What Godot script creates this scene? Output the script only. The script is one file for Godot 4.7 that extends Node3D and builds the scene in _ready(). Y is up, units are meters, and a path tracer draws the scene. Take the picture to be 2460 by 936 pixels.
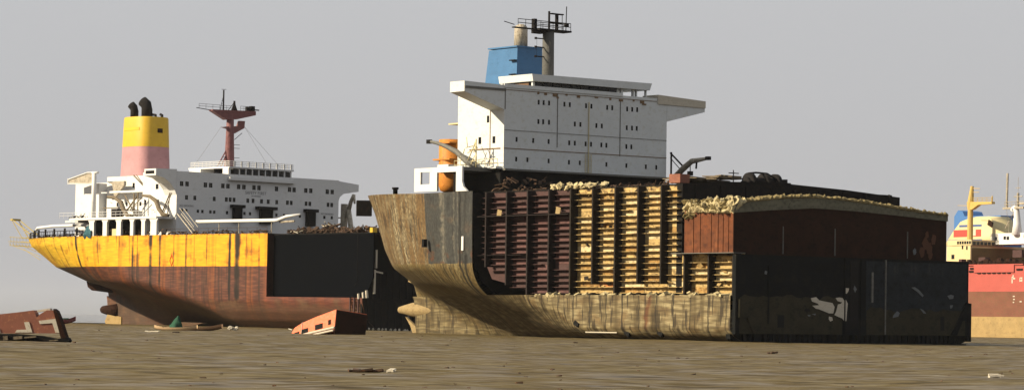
extends Node3D

# ------------------------------------------------------------------ helpers
var M := {}
var unit_box: BoxMesh
var names := {}

func numbered(called: String) -> String:
	if not names.has(called):
		names[called] = 0
		return called
	names[called] += 1
	return "%s_%03d" % [called, names[called]]

func mb(smooth := false) -> SurfaceTool:
	var st := SurfaceTool.new()
	st.begin(Mesh.PRIMITIVE_TRIANGLES)
	st.set_smooth_group(0 if smooth else -1)
	return st

func thing(called: String, label: String, category: String, at := Vector3.ZERO, basis := Basis.IDENTITY, group := "") -> Node3D:
	var o := Node3D.new()
	o.name = numbered(called)
	add_child(o)
	o.transform = Transform3D(basis, at)
	o.set_meta("label", label)
	o.set_meta("category", category)
	if group:
		o.set_meta("group", group)
	return o

func part(st: SurfaceTool, called: String, m: Material, parent: Node, label := "") -> MeshInstance3D:
	st.generate_normals()
	var o := MeshInstance3D.new()
	o.mesh = st.commit()
	o.material_override = m
	o.name = called
	parent.add_child(o, true)
	if label:
		o.set_meta("label", label)
	return o

func bx(called: String, parent: Node, m: Material, c: Vector3, s: Vector3, rot := Basis.IDENTITY) -> MeshInstance3D:
	var o := MeshInstance3D.new()
	o.mesh = unit_box
	o.material_override = m
	o.name = called
	parent.add_child(o, true)
	o.transform = Transform3D(rot * Basis.from_scale(s), c)
	return o

func quad(st: SurfaceTool, a: Vector3, b: Vector3, c: Vector3, d: Vector3) -> void:
	for p in [a, b, c, a, c, d]:
		st.add_vertex(p)

func box(st: SurfaceTool, c: Vector3, s: Vector3, rot := Basis.IDENTITY) -> void:
	var h := s * 0.5
	var p := []
	for k in 8:
		p.append(c + rot * Vector3(h.x if k & 1 else -h.x, h.y if k & 2 else -h.y, h.z if k & 4 else -h.z))
	for f in [[0, 2, 3, 1], [4, 5, 7, 6], [0, 1, 5, 4], [2, 6, 7, 3], [0, 4, 6, 2], [1, 3, 7, 5]]:
		quad(st, p[f[0]], p[f[3]], p[f[2]], p[f[1]])

# box between two corners
func bb(st: SurfaceTool, a: Vector3, b: Vector3) -> void:
	box(st, (a + b) * 0.5, (b - a).abs())

func tube(st: SurfaceTool, pts: Array, radii: Array, seg := 8, caps := true) -> void:
	var rings := []
	for i in pts.size():
		var t: Vector3 = (pts[min(i + 1, pts.size() - 1)] - pts[max(i - 1, 0)]).normalized()
		var u := t.cross(Vector3.UP if absf(t.y) < 0.95 else Vector3.RIGHT).normalized()
		var w := t.cross(u)
		var r: float = radii[min(i, radii.size() - 1)]
		var ring := []
		for k in seg:
			var a := TAU * k / seg
			ring.append(pts[i] + (u * cos(a) + w * sin(a)) * r)
		rings.append(ring)
	for i in rings.size() - 1:
		for k in seg:
			quad(st, rings[i][k], rings[i + 1][k], rings[i + 1][(k + 1) % seg], rings[i][(k + 1) % seg])
	if caps:
		for k in range(1, seg - 1):
			for p in [rings[0][0], rings[0][k], rings[0][k + 1], rings[-1][0], rings[-1][k + 1], rings[-1][k]]:
				st.add_vertex(p)

func bar(st: SurfaceTool, a: Vector3, b: Vector3, r: float, seg := 6) -> void:
	tube(st, [a, b], [r], seg)

func rod(called: String, parent: Node, m: Material, p: Vector3, q: Vector3, r: float, seg := 6) -> MeshInstance3D:
	var st := mb(true)
	tube(st, [p, q], [r], seg)
	return part(st, called, m, parent)

# flat polygon extruded: pts are 2D, o origin, ux/uy axes, depth vector
func prism(st: SurfaceTool, pts: PackedVector2Array, o: Vector3, ux: Vector3, uy: Vector3, depth: Vector3) -> void:
	var idx := Geometry2D.triangulate_polygon(pts)
	for i in range(0, idx.size(), 3):
		for k in [0, 1, 2]:
			st.add_vertex(o + ux * pts[idx[i + k]].x + uy * pts[idx[i + k]].y)
		for k in [0, 2, 1]:
			st.add_vertex(o + ux * pts[idx[i + k]].x + uy * pts[idx[i + k]].y + depth)
	for i in pts.size():
		var a := o + ux * pts[i].x + uy * pts[i].y
		var j := (i + 1) % pts.size()
		var b := o + ux * pts[j].x + uy * pts[j].y
		quad(st, a, b, b + depth, a + depth)

# wall sheet in the plane o + ux*s + uy*h with rectangular openings; rows = [[h centre, height, [[s centre, width], ...]], ...] from low to high
func wall(st: SurfaceTool, o: Vector3, ux: Vector3, uy: Vector3, s0: float, s1: float, h0: float, h1: float, rows: Array) -> void:
	var at := h0
	var r := func(a, b, c, d): quad(st, o + ux * a + uy * c, o + ux * a + uy * d, o + ux * b + uy * d, o + ux * b + uy * c)
	for row in rows:
		var lo: float = row[0] - row[1] * 0.5
		var hi: float = row[0] + row[1] * 0.5
		r.call(s0, s1, at, lo)
		var ws: Array = row[2].duplicate()
		ws.sort_custom(func(a, b): return a[0] < b[0])
		var s := s0
		for w in ws:
			r.call(s, w[0] - w[1] * 0.5, lo, hi)
			s = w[0] + w[1] * 0.5
		r.call(s, s1, lo, hi)
		at = hi
	r.call(s0, s1, at, h1)

func rail(st: SurfaceTool, pts: Array, high: float, gap: float, r := 0.035, bars := 3) -> void:
	for i in pts.size() - 1:
		var a: Vector3 = pts[i]
		var b: Vector3 = pts[i + 1]
		var n := maxi(1, int(a.distance_to(b) / gap))
		for k in n + 1:
			var p := a.lerp(b, float(k) / n)
			bar(st, p, p + Vector3.UP * high, r, 4)
		for j in bars:
			var y := Vector3.UP * high * (j + 1.0) / bars
			bar(st, a + y, b + y, r, 4)

func text(called: String, words: String, parent: Node, m: Material, at: Vector3, wide: float, turn: float) -> void:
	var t := TextMesh.new()
	var f := SystemFont.new()
	f.font_names = PackedStringArray(["Droid Sans"])
	f.font_weight = 700
	t.font = f
	t.text = words
	t.font_size = 64
	t.pixel_size = 0.01
	t.depth = 0.01
	t.curve_step = 4.0
	var w := t.get_aabb().size.x
	var o := MeshInstance3D.new()
	o.mesh = t
	o.material_override = m
	o.name = called
	parent.add_child(o, true)
	o.position = at
	o.rotation.y = turn
	o.scale = Vector3(wide / w, wide / w, 1.0)

# ------------------------------------------------------------------ textures
func nz(sd: int, freq: float, w: int, h: int, sx := 1, sy := 1, oct := 4, tile := false) -> PackedByteArray:
	var n := FastNoiseLite.new()
	n.seed = sd
	n.noise_type = FastNoiseLite.TYPE_SIMPLEX_SMOOTH
	n.frequency = freq
	n.fractal_octaves = oct
	var im: Image
	if tile:
		im = n.get_seamless_image(maxi(8, w / sx), maxi(8, h / sy))
	else:
		im = n.get_image(maxi(8, w / sx), maxi(8, h / sy))
	if sx != 1 or sy != 1:
		im.resize(w, h, Image.INTERPOLATE_CUBIC)
	im.convert(Image.FORMAT_L8)
	return im.get_data()

func img(w: int, h: int, data: PackedByteArray) -> ImageTexture:
	var im := Image.create_from_data(w, h, false, Image.FORMAT_RGB8, data)
	return ImageTexture.create_from_image(im)

func gray(w: int, h: int, data: PackedByteArray) -> ImageTexture:
	return ImageTexture.create_from_image(Image.create_from_data(w, h, false, Image.FORMAT_L8, data))

# seamless mottled tile: base colour, spots of a second colour, streaks of a third
func mottle(sd: int, n: int, base: Color, spot: Color, streak: Color, spots: float, streaks: float, vary: float, fr := 0.012) -> ImageTexture:
	var a := nz(sd, fr, n, n, 1, 1, 5, true)
	var b := nz(sd + 7, fr * 2.5, n, n, 1, 1, 4, true)
	var c := nz(sd + 13, 0.05, n, n, 1, 16, 3, true)
	var d := nz(sd + 17, 0.12, n, n, 1, 1, 2, true)
	var out := PackedByteArray()
	out.resize(n * n * 3)
	for i in n * n:
		var v := 1.0 + ((a[i] - 128) * 0.6 + (d[i] - 128) * 0.4) / 128.0 * vary
		var k := clampf((b[i] / 255.0 - (1.0 - spots)) * 6.0, 0.0, 1.0)
		var s := clampf((c[i] / 255.0 * 0.75 + a[i] / 255.0 * 0.25 - (1.0 - streaks)) * 5.0, 0.0, 1.0)
		var q := base.lerp(spot, k).lerp(streak, s)
		out[i * 3] = clampi(int(q.r * v * 255.0), 0, 255)
		out[i * 3 + 1] = clampi(int(q.g * v * 255.0), 0, 255)
		out[i * 3 + 2] = clampi(int(q.b * v * 255.0), 0, 255)
	return img(n, n, out)

func mat(called: String, c: Color, rough := 0.7, tex: Texture2D = null, per_metre := 0.1, metal := 0.0) -> StandardMaterial3D:
	var m := StandardMaterial3D.new()
	m.resource_name = called
	m.albedo_color = c
	m.roughness = rough
	m.metallic = metal
	m.metallic_specular = 0.35
	m.cull_mode = BaseMaterial3D.CULL_DISABLED
	if tex:
		m.albedo_texture = tex
		m.uv1_triplanar = true
		m.uv1_world_triplanar = true
		m.uv1_scale = Vector3.ONE * per_metre
	M[called] = m
	return m

func bump(m: StandardMaterial3D, tex: Texture2D, cm: float) -> void:
	m.heightmap_enabled = true
	m.heightmap_texture = tex
	m.heightmap_scale = cm

func uvmat(called: String, tex: Texture2D, rough := 0.75) -> StandardMaterial3D:
	var m := mat(called, Color.WHITE, rough)
	m.albedo_texture = tex
	return m

func put(out: PackedByteArray, i: int, q: Color, v: float) -> void:
	out[i * 3] = clampi(int(q.r * v * 255.0), 0, 255)
	out[i * 3 + 1] = clampi(int(q.g * v * 255.0), 0, 255)
	out[i * 3 + 2] = clampi(int(q.b * v * 255.0), 0, 255)

func c8(r: int, g: int, b: int) -> Color:
	return Color8(r, g, b)

# weathered stern shell of the half-dismantled ship: x -97..-50, h 20.5..5.68
func tex_stern() -> ImageTexture:
	var w := 1024
	var h := 512
	var s1 := nz(3, 0.03, w, h, 1, 22, 5)
	var s2 := nz(5, 0.07, w, h, 1, 16, 4)
	var n1 := nz(8, 0.012, w, h, 1, 1, 5)
	var n2 := nz(9, 0.09, w, h, 1, 2, 3)
	var out := PackedByteArray()
	out.resize(w * h * 3)
	for y in h:
		var hh := 20.5 - (y + 0.5) / h * 14.82
		for xx in w:
			var i := y * w + xx
			var x := -97.0 + (xx + 0.5) / w * 47.0
			var a := s1[i] / 255.0
			var b := s2[i] / 255.0
			var n := n1[i] / 255.0
			var f := n2[i] / 255.0
			var g := (a - 0.5) * 0.6 + (b - 0.5) * 0.5 + (n - 0.5) * 0.7
			var q := c8(146, 130, 98).lerp(c8(120, 108, 84), clampf(0.5 + g * 1.6, 0.0, 1.0))
			q = q.lerp(c8(188, 176, 142), clampf((a * 0.5 + n * 0.3 + f * 0.4 - 0.64) * 6.0, 0.0, 1.0) * 0.75)
			q = q.lerp(c8(112, 82, 44), clampf((0.40 - a * 0.6 - b * 0.2 + n * 0.25 - 0.04) * 5.0, 0.0, 1.0) * 0.7)
			q = q.lerp(c8(58, 48, 36), clampf((b * 0.8 + n * 0.35 - 0.68) * 6.0, 0.0, 1.0) * 0.7)
			q = q.lerp(c8(76, 64, 46), clampf((0.07 - absf(fposmod(hh, 2.9) - 1.45)) * 14.0, 0.0, 1.0) * 0.3)
			var ragged := (n - 0.5) * 0.35
			if x > -61.4 and hh > 9.9 + ragged * 0.4:
				q = c8(58, 60, 60).lerp(c8(78, 77, 72), n)
				var pale := exp(-pow((x + 57.0 + (n - 0.5)) / 0.5, 2.0)) + 0.6 * exp(-pow((x + 54.3 + (n - 0.5)) / 0.22, 2.0)) + 0.5 * exp(-pow((x + 53.4) / 0.15, 2.0))
				q = q.lerp(c8(160, 152, 132), clampf(pale * (0.2 + n) * 0.8, 0.0, 0.6))
				q = q.lerp(c8(30, 28, 26), clampf((b - 0.60) * 5.0, 0.0, 1.0) * 0.45)
				q = q.lerp(c8(96, 56, 34), clampf((n - 0.60) * 5.0, 0.0, 1.0) * (0.7 if hh < 12.5 else 0.2))
			elif hh < 9.9 + ragged:
				q = q.lerp(c8(124, 108, 66), 0.62)
				q = q.lerp(c8(58, 48, 28), clampf((b - 0.55) * 4.0, 0.0, 1.0) * 0.7)
			# runs of black bitumen beside the cut
			var run := exp(-pow((x + 52.9 + (n - 0.5) * 0.5) / 0.22, 2.0)) + exp(-pow((x + 51.8 + (n - 0.5) * 0.6) / 0.34, 2.0)) * (1.0 if hh < 11.0 else 0.25)
			q = q.lerp(c8(18, 17, 16), clampf(run * (0.5 + b * 0.7), 0.0, 0.92))
			put(out, i, q, 0.66 + f * 0.36)
	return img(w, h, out)

# lower shell: x -89..-0.8, h 5.68..-1.2
func tex_lower() -> ImageTexture:
	var w := 2048
	var h := 256
	var s1 := nz(21, 0.016, w, h, 1, 12, 5)
	var s2 := nz(22, 0.045, w, h, 1, 9, 4)
	var n1 := nz(23, 0.01, w, h, 1, 1, 5)
	var n2 := nz(24, 0.05, w, h, 5, 1, 3)
	var out := PackedByteArray()
	out.resize(w * h * 3)
	for y in h:
		var hh := 5.68 - (y + 0.5) / h * 6.88
		for xx in w:
			var i := y * w + xx
			var x := -89.0 + (xx + 0.5) / w * 88.2
			var a := s1[i] / 255.0
			var b := s2[i] / 255.0
			var n := n1[i] / 255.0
			var f := n2[i] / 255.0
			var q := c8(150, 132, 94).lerp(c8(192, 176, 134), clampf((f * 0.7 + n * 0.5 - 0.42) * 2.6, 0.0, 1.0))
			q = q.lerp(c8(122, 94, 56), clampf((n - 0.52) * 4.0, 0.0, 1.0) * 0.6)
			q = q.lerp(c8(66, 54, 36), clampf((b - 0.60) * 5.0, 0.0, 1.0) * 0.8)
			q = q.lerp(c8(96, 80, 50), clampf((a - 0.55) * 4.0, 0.0, 1.0) * 0.6)
			# plate butts: dark weeping seams
			var seam: float = absf(fposmod(x + (n - 0.5) * 0.35, 3.1) - 1.55)
			q = q.lerp(c8(40, 33, 22), clampf((0.13 - seam) * 9.0, 0.0, 1.0) * clampf(0.25 + b, 0.0, 0.9))
			if x < -40.0:
				q = q.lerp(c8(104, 88, 52), 0.35)
			q = q.lerp(c8(112, 62, 34), clampf(exp(-pow((x + 15.2 + (5.0 - hh) * 0.12 + (n - 0.5) * 0.8) / 0.35, 2.0)) * clampf((hh - 1.2) * 0.8, 0.0, 1.0) * (n + b - 0.4) * 1.4, 0.0, 0.7))
			q = q.lerp(c8(190, 178, 140), clampf((0.1 - absf(hh - 1.0 + (f - 0.5) * 0.2)) * 10.0, 0.0, 1.0) * 0.6)
			q = q.lerp(c8(84, 78, 56), clampf((0.55 - hh + (n - 0.5) * 1.2) * 1.5, 0.0, 1.0) * 0.8)
			put(out, i, q, 0.60 + f * 0.26)
	return img(w, h, out)

# yellow ship shell: x -115..29, h 18.2..-1.2
func tex_yellow() -> ImageTexture:
	var w := 2048
	var h := 512
	var s1 := nz(31, 0.02, w, h, 1, 64, 3)
	var s2 := nz(32, 0.05, w, h, 1, 48, 3)
	var n1 := nz(33, 0.01, w, h, 1, 1, 5)
	var n2 := nz(34, 0.07, w, h, 4, 1, 3)
	var runs := [[-67.3, 0.4, 0.95], [-58.4, 0.2, 0.35], [-45.6, 0.4, 0.6], [-43.9, 0.16, 0.5], [-39.2, 0.55, 0.75], [-36.0, 0.35, 0.6], [-31.2, 0.3, 0.35], [-27.0, 0.3, 0.4], [-24.2, 0.2, 0.35], [-20.0, 0.25, 0.4], [-12.4, 0.4, 0.95], [-10.0, 0.75, 0.97], [-78.0, 0.3, 0.4], [-84.0, 0.35, 0.45], [-3.0, 0.3, 0.25], [-17.0, 0.2, 0.3], [-50.5, 0.22, 0.3]]
	var col := PackedFloat32Array()
	col.resize(w)
	for xx in w:
		var x := -115.0 + (xx + 0.5) / w * 144.0
		for r in runs:
			col[xx] += exp(-pow((x - r[0]) / r[1], 2.0)) * r[2]
	var out := PackedByteArray()
	out.resize(w * h * 3)
	for y in h:
		var hh := 18.2 - (y + 0.5) / h * 19.4
		for xx in w:
			var i := y * w + xx
			var x := -115.0 + (xx + 0.5) / w * 144.0
			var a := s1[i] / 255.0
			var b := s2[i] / 255.0
			var n := n1[i] / 255.0
			var f := n2[i] / 255.0
			var q: Color
			if hh > 11.3:
				q = c8(226, 162, 18).lerp(c8(208, 174, 44), clampf((-45.0 - x) / 30.0 + (n - 0.5), 0.0, 1.0))
				q = q.lerp(c8(176, 120, 12), clampf((a + n * 0.4 - 0.80) * 4.0, 0.0, 1.0) * 0.5)
				q = q.lerp(c8(96, 60, 14), clampf((b + n * 0.5 - 0.98) * 5.0, 0.0, 1.0) * 0.6)
				q = q.lerp(c8(150, 92, 20), clampf((n - 0.62) * 6.0, 0.0, 1.0) * 0.4)
			else:
				q = c8(80, 48, 36).lerp(c8(104, 64, 48), clampf((f - 0.4) * 2.0, 0.0, 1.0))
				q = q.lerp(c8(74, 62, 52), clampf((-62.0 - x) / 14.0 + (n - 0.5) * 1.6, 0.0, 1.0) * 0.8)
				q = q.lerp(c8(126, 70, 34), clampf((a - 0.56) * 4.0, 0.0, 1.0) * 0.6)
				q = q.lerp(c8(54, 36, 28), clampf((b - 0.58) * 5.0, 0.0, 1.0) * 0.7)
				if x > -1.0:
					q = q.lerp(c8(112, 64, 52), 0.45)
				q = q.lerp(c8(78, 60, 44), clampf((5.4 - hh + (n - 0.5) * 3.0) * 0.6, 0.0, 1.0) * 0.7)
				q = q.lerp(c8(104, 84, 62), clampf((n - 0.58) * 5.0, 0.0, 1.0) * (0.5 if hh < 5.4 else 0.15))
			q = q.lerp(c8(26, 18, 12), clampf((col[xx] * (0.9 + (n - 0.5) * 1.5 + 0.3 * b) * clampf((hh - 4.6) * 0.7, 0.0, 1.0) - 0.12) * 1.5, 0.0, 0.95))
			if hh > 17.0:
				q = q.lerp(c8(90, 60, 18), clampf((b - 0.45) * 3.0, 0.0, 1.0) * clampf((hh - 16.9) * 1.6, 0.0, 1.0))
			put(out, i, q, 0.9 + f * 0.2)
	return img(w, h, out)

func make_materials() -> void:
	var plain_noise := gray(512, 512, nz(91, 0.02, 512, 512, 1, 1, 5, true))
	var fine := gray(512, 512, nz(92, 0.06, 512, 512, 1, 1, 4, true))
	M.bumps = plain_noise
	mat("white_paint", Color.WHITE, 0.55, mottle(101, 512, c8(184, 187, 188), c8(172, 172, 166), c8(146, 132, 106), 0.34, 0.14, 0.04), 0.07)
	mat("clean_white", Color.WHITE, 0.55, mottle(107, 512, c8(190, 190, 190), c8(174, 172, 168), c8(156, 144, 122), 0.28, 0.10, 0.05), 0.06)
	mat("blue_paint", Color.WHITE, 0.5, mottle(113, 256, c8(66, 112, 158), c8(56, 98, 140), c8(88, 124, 154), 0.3, 0.12, 0.1), 0.12)
	mat("pink_primer", Color.WHITE, 0.6, mottle(127, 256, c8(182, 136, 140), c8(172, 126, 130), c8(160, 120, 120), 0.3, 0.10, 0.08), 0.12)
	mat("yellow_paint", Color.WHITE, 0.55, mottle(131, 256, c8(214, 182, 52), c8(202, 170, 48), c8(182, 148, 46), 0.3, 0.10, 0.06), 0.12)
	mat("pink_mast", Color.WHITE, 0.6, mottle(137, 256, c8(118, 74, 76), c8(98, 62, 62), c8(80, 54, 50), 0.35, 0.16, 0.15), 0.25)
	mat("soot", Color.WHITE, 0.85, mottle(139, 256, c8(32, 31, 32), c8(48, 40, 36), c8(22, 21, 22), 0.3, 0.3, 0.2), 0.3)
	mat("gray_steel", Color.WHITE, 0.65, mottle(149, 256, c8(92, 91, 87), c8(74, 70, 64), c8(64, 54, 44), 0.35, 0.22, 0.15), 0.3)
	mat("dark_steel", Color.WHITE, 0.8, mottle(151, 512, c8(25, 25, 26), c8(38, 32, 27), c8(14, 14, 15), 0.4, 0.3, 0.3), 0.12)
	mat("exhaust_steel", Color.WHITE, 0.5, mottle(152, 256, c8(150, 142, 128), c8(92, 80, 66), c8(64, 54, 44), 0.35, 0.3, 0.2), 0.25)
	var slate := mat("slate_plate", Color.WHITE, 0.6, mottle(157, 512, c8(21, 23, 25), c8(31, 30, 27), c8(12, 13, 15), 0.42, 0.28, 0.35), 0.05)
	bump(slate, plain_noise, 6.0)
	var olive := mat("olive_plate", Color.WHITE, 0.75, mottle(158, 512, c8(48, 45, 36), c8(34, 33, 28), c8(58, 53, 41), 0.42, 0.22, 0.28), 0.06)
	bump(olive, plain_noise, 6.0)
	mat("black_coat", c8(6, 8, 12), 0.95).metallic_specular = 0.1
	mat("black_void", c8(10, 10, 11), 0.95)
	mat("glass_dark", c8(18, 20, 23), 0.25)
	var rb := mat("rust_brown", Color.WHITE, 0.85, mottle(163, 512, c8(104, 58, 32), c8(80, 42, 24), c8(142, 94, 60), 0.42, 0.30, 0.24), 0.06)
	bump(rb, fine, 3.0)
	mat("dark_rust", Color.WHITE, 0.85, mottle(164, 512, c8(42, 26, 20), c8(22, 16, 14), c8(54, 34, 24), 0.35, 0.25, 0.22), 0.07)
	mat("red_primer", Color.WHITE, 0.75, mottle(167, 512, c8(74, 50, 48), c8(58, 40, 38), c8(46, 34, 33), 0.40, 0.22, 0.22), 0.1)
	mat("red_web_shade", Color.WHITE, 0.8, mottle(168, 256, c8(26, 17, 16), c8(18, 13, 13), c8(34, 22, 20), 0.35, 0.2, 0.14), 0.1)  # near-black: shade on the red-bay webs is put into the colour
	var cr := mat("cream_plate", Color.WHITE, 0.8, mottle(173, 512, c8(186, 158, 104), c8(58, 44, 28), c8(214, 198, 158), 0.50, 0.34, 0.2, 0.016), 0.055)
	bump(cr, fine, 4.0)
	mat("cream_web_shade", Color.WHITE, 0.85, mottle(174, 256, c8(30, 23, 15), c8(16, 13, 10), c8(42, 32, 20), 0.4, 0.25, 0.18), 0.2)  # near-black: shade on the cream-bay webs is put into the colour
	mat("orange_paint", Color.WHITE, 0.6, mottle(179, 256, c8(198, 128, 48), c8(156, 94, 40), c8(116, 70, 34), 0.34, 0.16, 0.12), 0.25)
	mat("salmon", Color.WHITE, 0.6, mottle(181, 256, c8(234, 130, 92), c8(232, 146, 120), c8(216, 112, 76), 0.4, 0.16, 0.08), 0.2)
	mat("brick_red", Color.WHITE, 0.7, mottle(183, 256, c8(134, 84, 68), c8(156, 104, 76), c8(106, 68, 56), 0.35, 0.16, 0.10), 0.25)
	mat("coral_red", Color.WHITE, 0.6, mottle(187, 256, c8(172, 84, 76), c8(160, 78, 70), c8(154, 90, 80), 0.3, 0.14, 0.06), 0.08)
	mat("boot_brown", Color.WHITE, 0.75, mottle(188, 256, c8(116, 74, 58), c8(108, 80, 56), c8(94, 62, 50), 0.35, 0.16, 0.14), 0.08)
	mat("tan_stain", Color.WHITE, 0.8, mottle(189, 256, c8(158, 134, 90), c8(136, 112, 74), c8(168, 142, 106), 0.35, 0.2, 0.14), 0.1)
	mat("cream_paint", Color.WHITE, 0.6, mottle(191, 256, c8(204, 190, 146), c8(190, 176, 132), c8(168, 146, 106), 0.3, 0.1, 0.06), 0.1)
	mat("mast_yellow", Color.WHITE, 0.6, mottle(193, 256, c8(194, 164, 92), c8(176, 146, 80), c8(150, 118, 68), 0.3, 0.12, 0.08), 0.2)
	mat("shaded_front_olive", Color.WHITE, 0.9, mottle(194, 256, c8(88, 76, 44), c8(72, 62, 38), c8(100, 80, 50), 0.35, 0.2, 0.14), 0.15)  # dark olive carries the shade of the red ship's cream house front
	mat("far_blue", c8(58, 98, 150), 0.6)
	mat("stripe_red", c8(150, 62, 54), 0.6)
	mat("stripe_blue", c8(62, 80, 124), 0.6)
	mat("letter_gray", c8(120, 120, 122), 0.7)
	mat("mark_red", c8(196, 70, 24), 0.7)
	mat("mark_white", Color.WHITE, 0.8, mottle(197, 256, c8(196, 188, 172), c8(176, 164, 146), c8(150, 138, 122), 0.3, 0.16, 0.06), 0.4)
	var fo := mat("foam", Color.WHITE, 0.95, mottle(199, 512, c8(198, 184, 144), c8(128, 112, 80), c8(170, 142, 100), 0.42, 0.2, 0.2, 0.02), 0.3)
	bump(fo, fine, 5.0)
	mat("scrap", Color.WHITE, 0.9, mottle(211, 256, c8(62, 48, 38), c8(96, 66, 44), c8(40, 36, 34), 0.4, 0.25, 0.3), 0.4)
	mat("green_cloth", Color.WHITE, 0.85, mottle(213, 256, c8(24, 64, 48), c8(18, 44, 36), c8(54, 98, 78), 0.35, 0.2, 0.15), 0.6)
	mat("teal_cloth", Color.WHITE, 0.85, mottle(214, 256, c8(40, 78, 88), c8(30, 56, 72), c8(52, 98, 92), 0.35, 0.2, 0.15), 0.6)
	mat("boat_wood", Color.WHITE, 0.8, mottle(217, 256, c8(92, 70, 52), c8(64, 48, 36), c8(120, 96, 70), 0.4, 0.2, 0.15), 0.8)
	mat("pale_wood", Color.WHITE, 0.8, mottle(218, 256, c8(186, 160, 126), c8(140, 112, 82), c8(160, 130, 100), 0.3, 0.2, 0.1), 0.8)
	mat("lower_shell_tri", Color.WHITE, 0.8, mottle(219, 256, c8(152, 132, 94), c8(120, 98, 64), c8(172, 154, 116), 0.36, 0.24, 0.14), 0.2)
	mat("grey_band", Color.WHITE, 0.9, mottle(221, 256, c8(92, 90, 76), c8(70, 68, 58), c8(108, 102, 82), 0.4, 0.25, 0.18), 0.2)
	mat("dim_patch", c8(86, 90, 92), 0.8)
	mat("slate_light", Color.WHITE, 0.7, mottle(241, 512, c8(36, 40, 44), c8(26, 28, 31), c8(52, 52, 48), 0.42, 0.3, 0.3), 0.06)
	mat("mast_grey", Color.WHITE, 0.75, mottle(242, 256, c8(74, 74, 72), c8(60, 58, 55), c8(92, 88, 80), 0.4, 0.25, 0.12), 0.3)
	mat("mark_yellow", c8(190, 156, 40), 0.6)
	mat("panel_cream", Color.WHITE, 0.8, mottle(231, 256, c8(180, 154, 102), c8(86, 68, 44), c8(202, 184, 142), 0.40, 0.3, 0.16, 0.02), 0.11)
	mat("panel_pale", Color.WHITE, 0.8, mottle(232, 256, c8(200, 184, 144), c8(112, 92, 60), c8(180, 154, 106), 0.36, 0.3, 0.14, 0.02), 0.11)
	mat("panel_ochre", Color.WHITE, 0.8, mottle(233, 256, c8(158, 124, 70), c8(76, 56, 34), c8(186, 158, 106), 0.42, 0.3, 0.16, 0.02), 0.11)
	mat("panel_dark", Color.WHITE, 0.85, mottle(234, 256, c8(112, 92, 58), c8(48, 38, 26), c8(170, 148, 104), 0.46, 0.3, 0.2, 0.02), 0.11)
	mat("panel_orange", Color.WHITE, 0.8, mottle(235, 256, c8(172, 116, 66), c8(98, 62, 38), c8(196, 158, 108), 0.38, 0.3, 0.16, 0.02), 0.11)
	mat("red_panel", Color.WHITE, 0.75, mottle(236, 256, c8(94, 64, 62), c8(72, 48, 46), c8(84, 66, 62), 0.38, 0.25, 0.14, 0.02), 0.11)
	mat("red_panel_dark", Color.WHITE, 0.75, mottle(237, 256, c8(74, 52, 51), c8(56, 40, 39), c8(90, 66, 62), 0.38, 0.25, 0.16, 0.02), 0.11)
	mat("mossy_crust", Color.WHITE, 0.95, mottle(238, 256, c8(112, 100, 68), c8(84, 74, 48), c8(160, 148, 112), 0.42, 0.25, 0.2, 0.03), 0.4)
	mat("front_rust", c8(74, 46, 31), 0.9)
	mat("gallery_yellow", c8(150, 132, 70), 0.7)
	mat("sea_water", c8(92, 88, 78), 0.18)
	mat("rust_stain", c8(104, 82, 60), 0.85)
	mat("weathered_brown", Color.WHITE, 0.75, mottle(223, 256, c8(116, 104, 86), c8(92, 78, 60), c8(136, 124, 104), 0.4, 0.2, 0.15), 0.4)
	mat("purple_hull", c8(104, 58, 62), 0.7)
	uvmat("stern_shell", tex_stern(), 0.7)
	uvmat("lower_shell", tex_lower(), 0.75)
	uvmat("yellow_shell", tex_yellow(), 0.6)
	for k in ["stern_shell", "lower_shell", "yellow_shell"]:
		var m: StandardMaterial3D = M[k]
		m.texture_repeat = false
	# measured paint values: the tiles above are a little light
	for k in ["stern_shell", "lower_shell", "lower_shell_tri", "panel_cream", "panel_pale", "panel_ochre", "panel_orange", "cream_plate", "brick_red", "coral_red", "boot_brown", "tan_stain", "cream_paint", "mast_yellow", "blue_paint", "pink_primer", "yellow_paint", "orange_paint", "foam", "rust_brown", "pink_mast", "mark_white", "weathered_brown", "red_panel", "red_panel_dark", "red_primer"]:
		M[k].albedo_color = c8(222, 222, 222)
	for k in ["slate_plate", "olive_plate", "slate_light", "dark_steel", "dark_rust", "soot"]:
		M[k].roughness = 0.9
		M[k].metallic_specular = 0.15
	M.yellow_shell.albedo_color = c8(224, 218, 220)
	M.salmon.albedo_color = c8(222, 206, 204)
	M.yellow_paint.albedo_color = c8(214, 206, 206)

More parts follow.
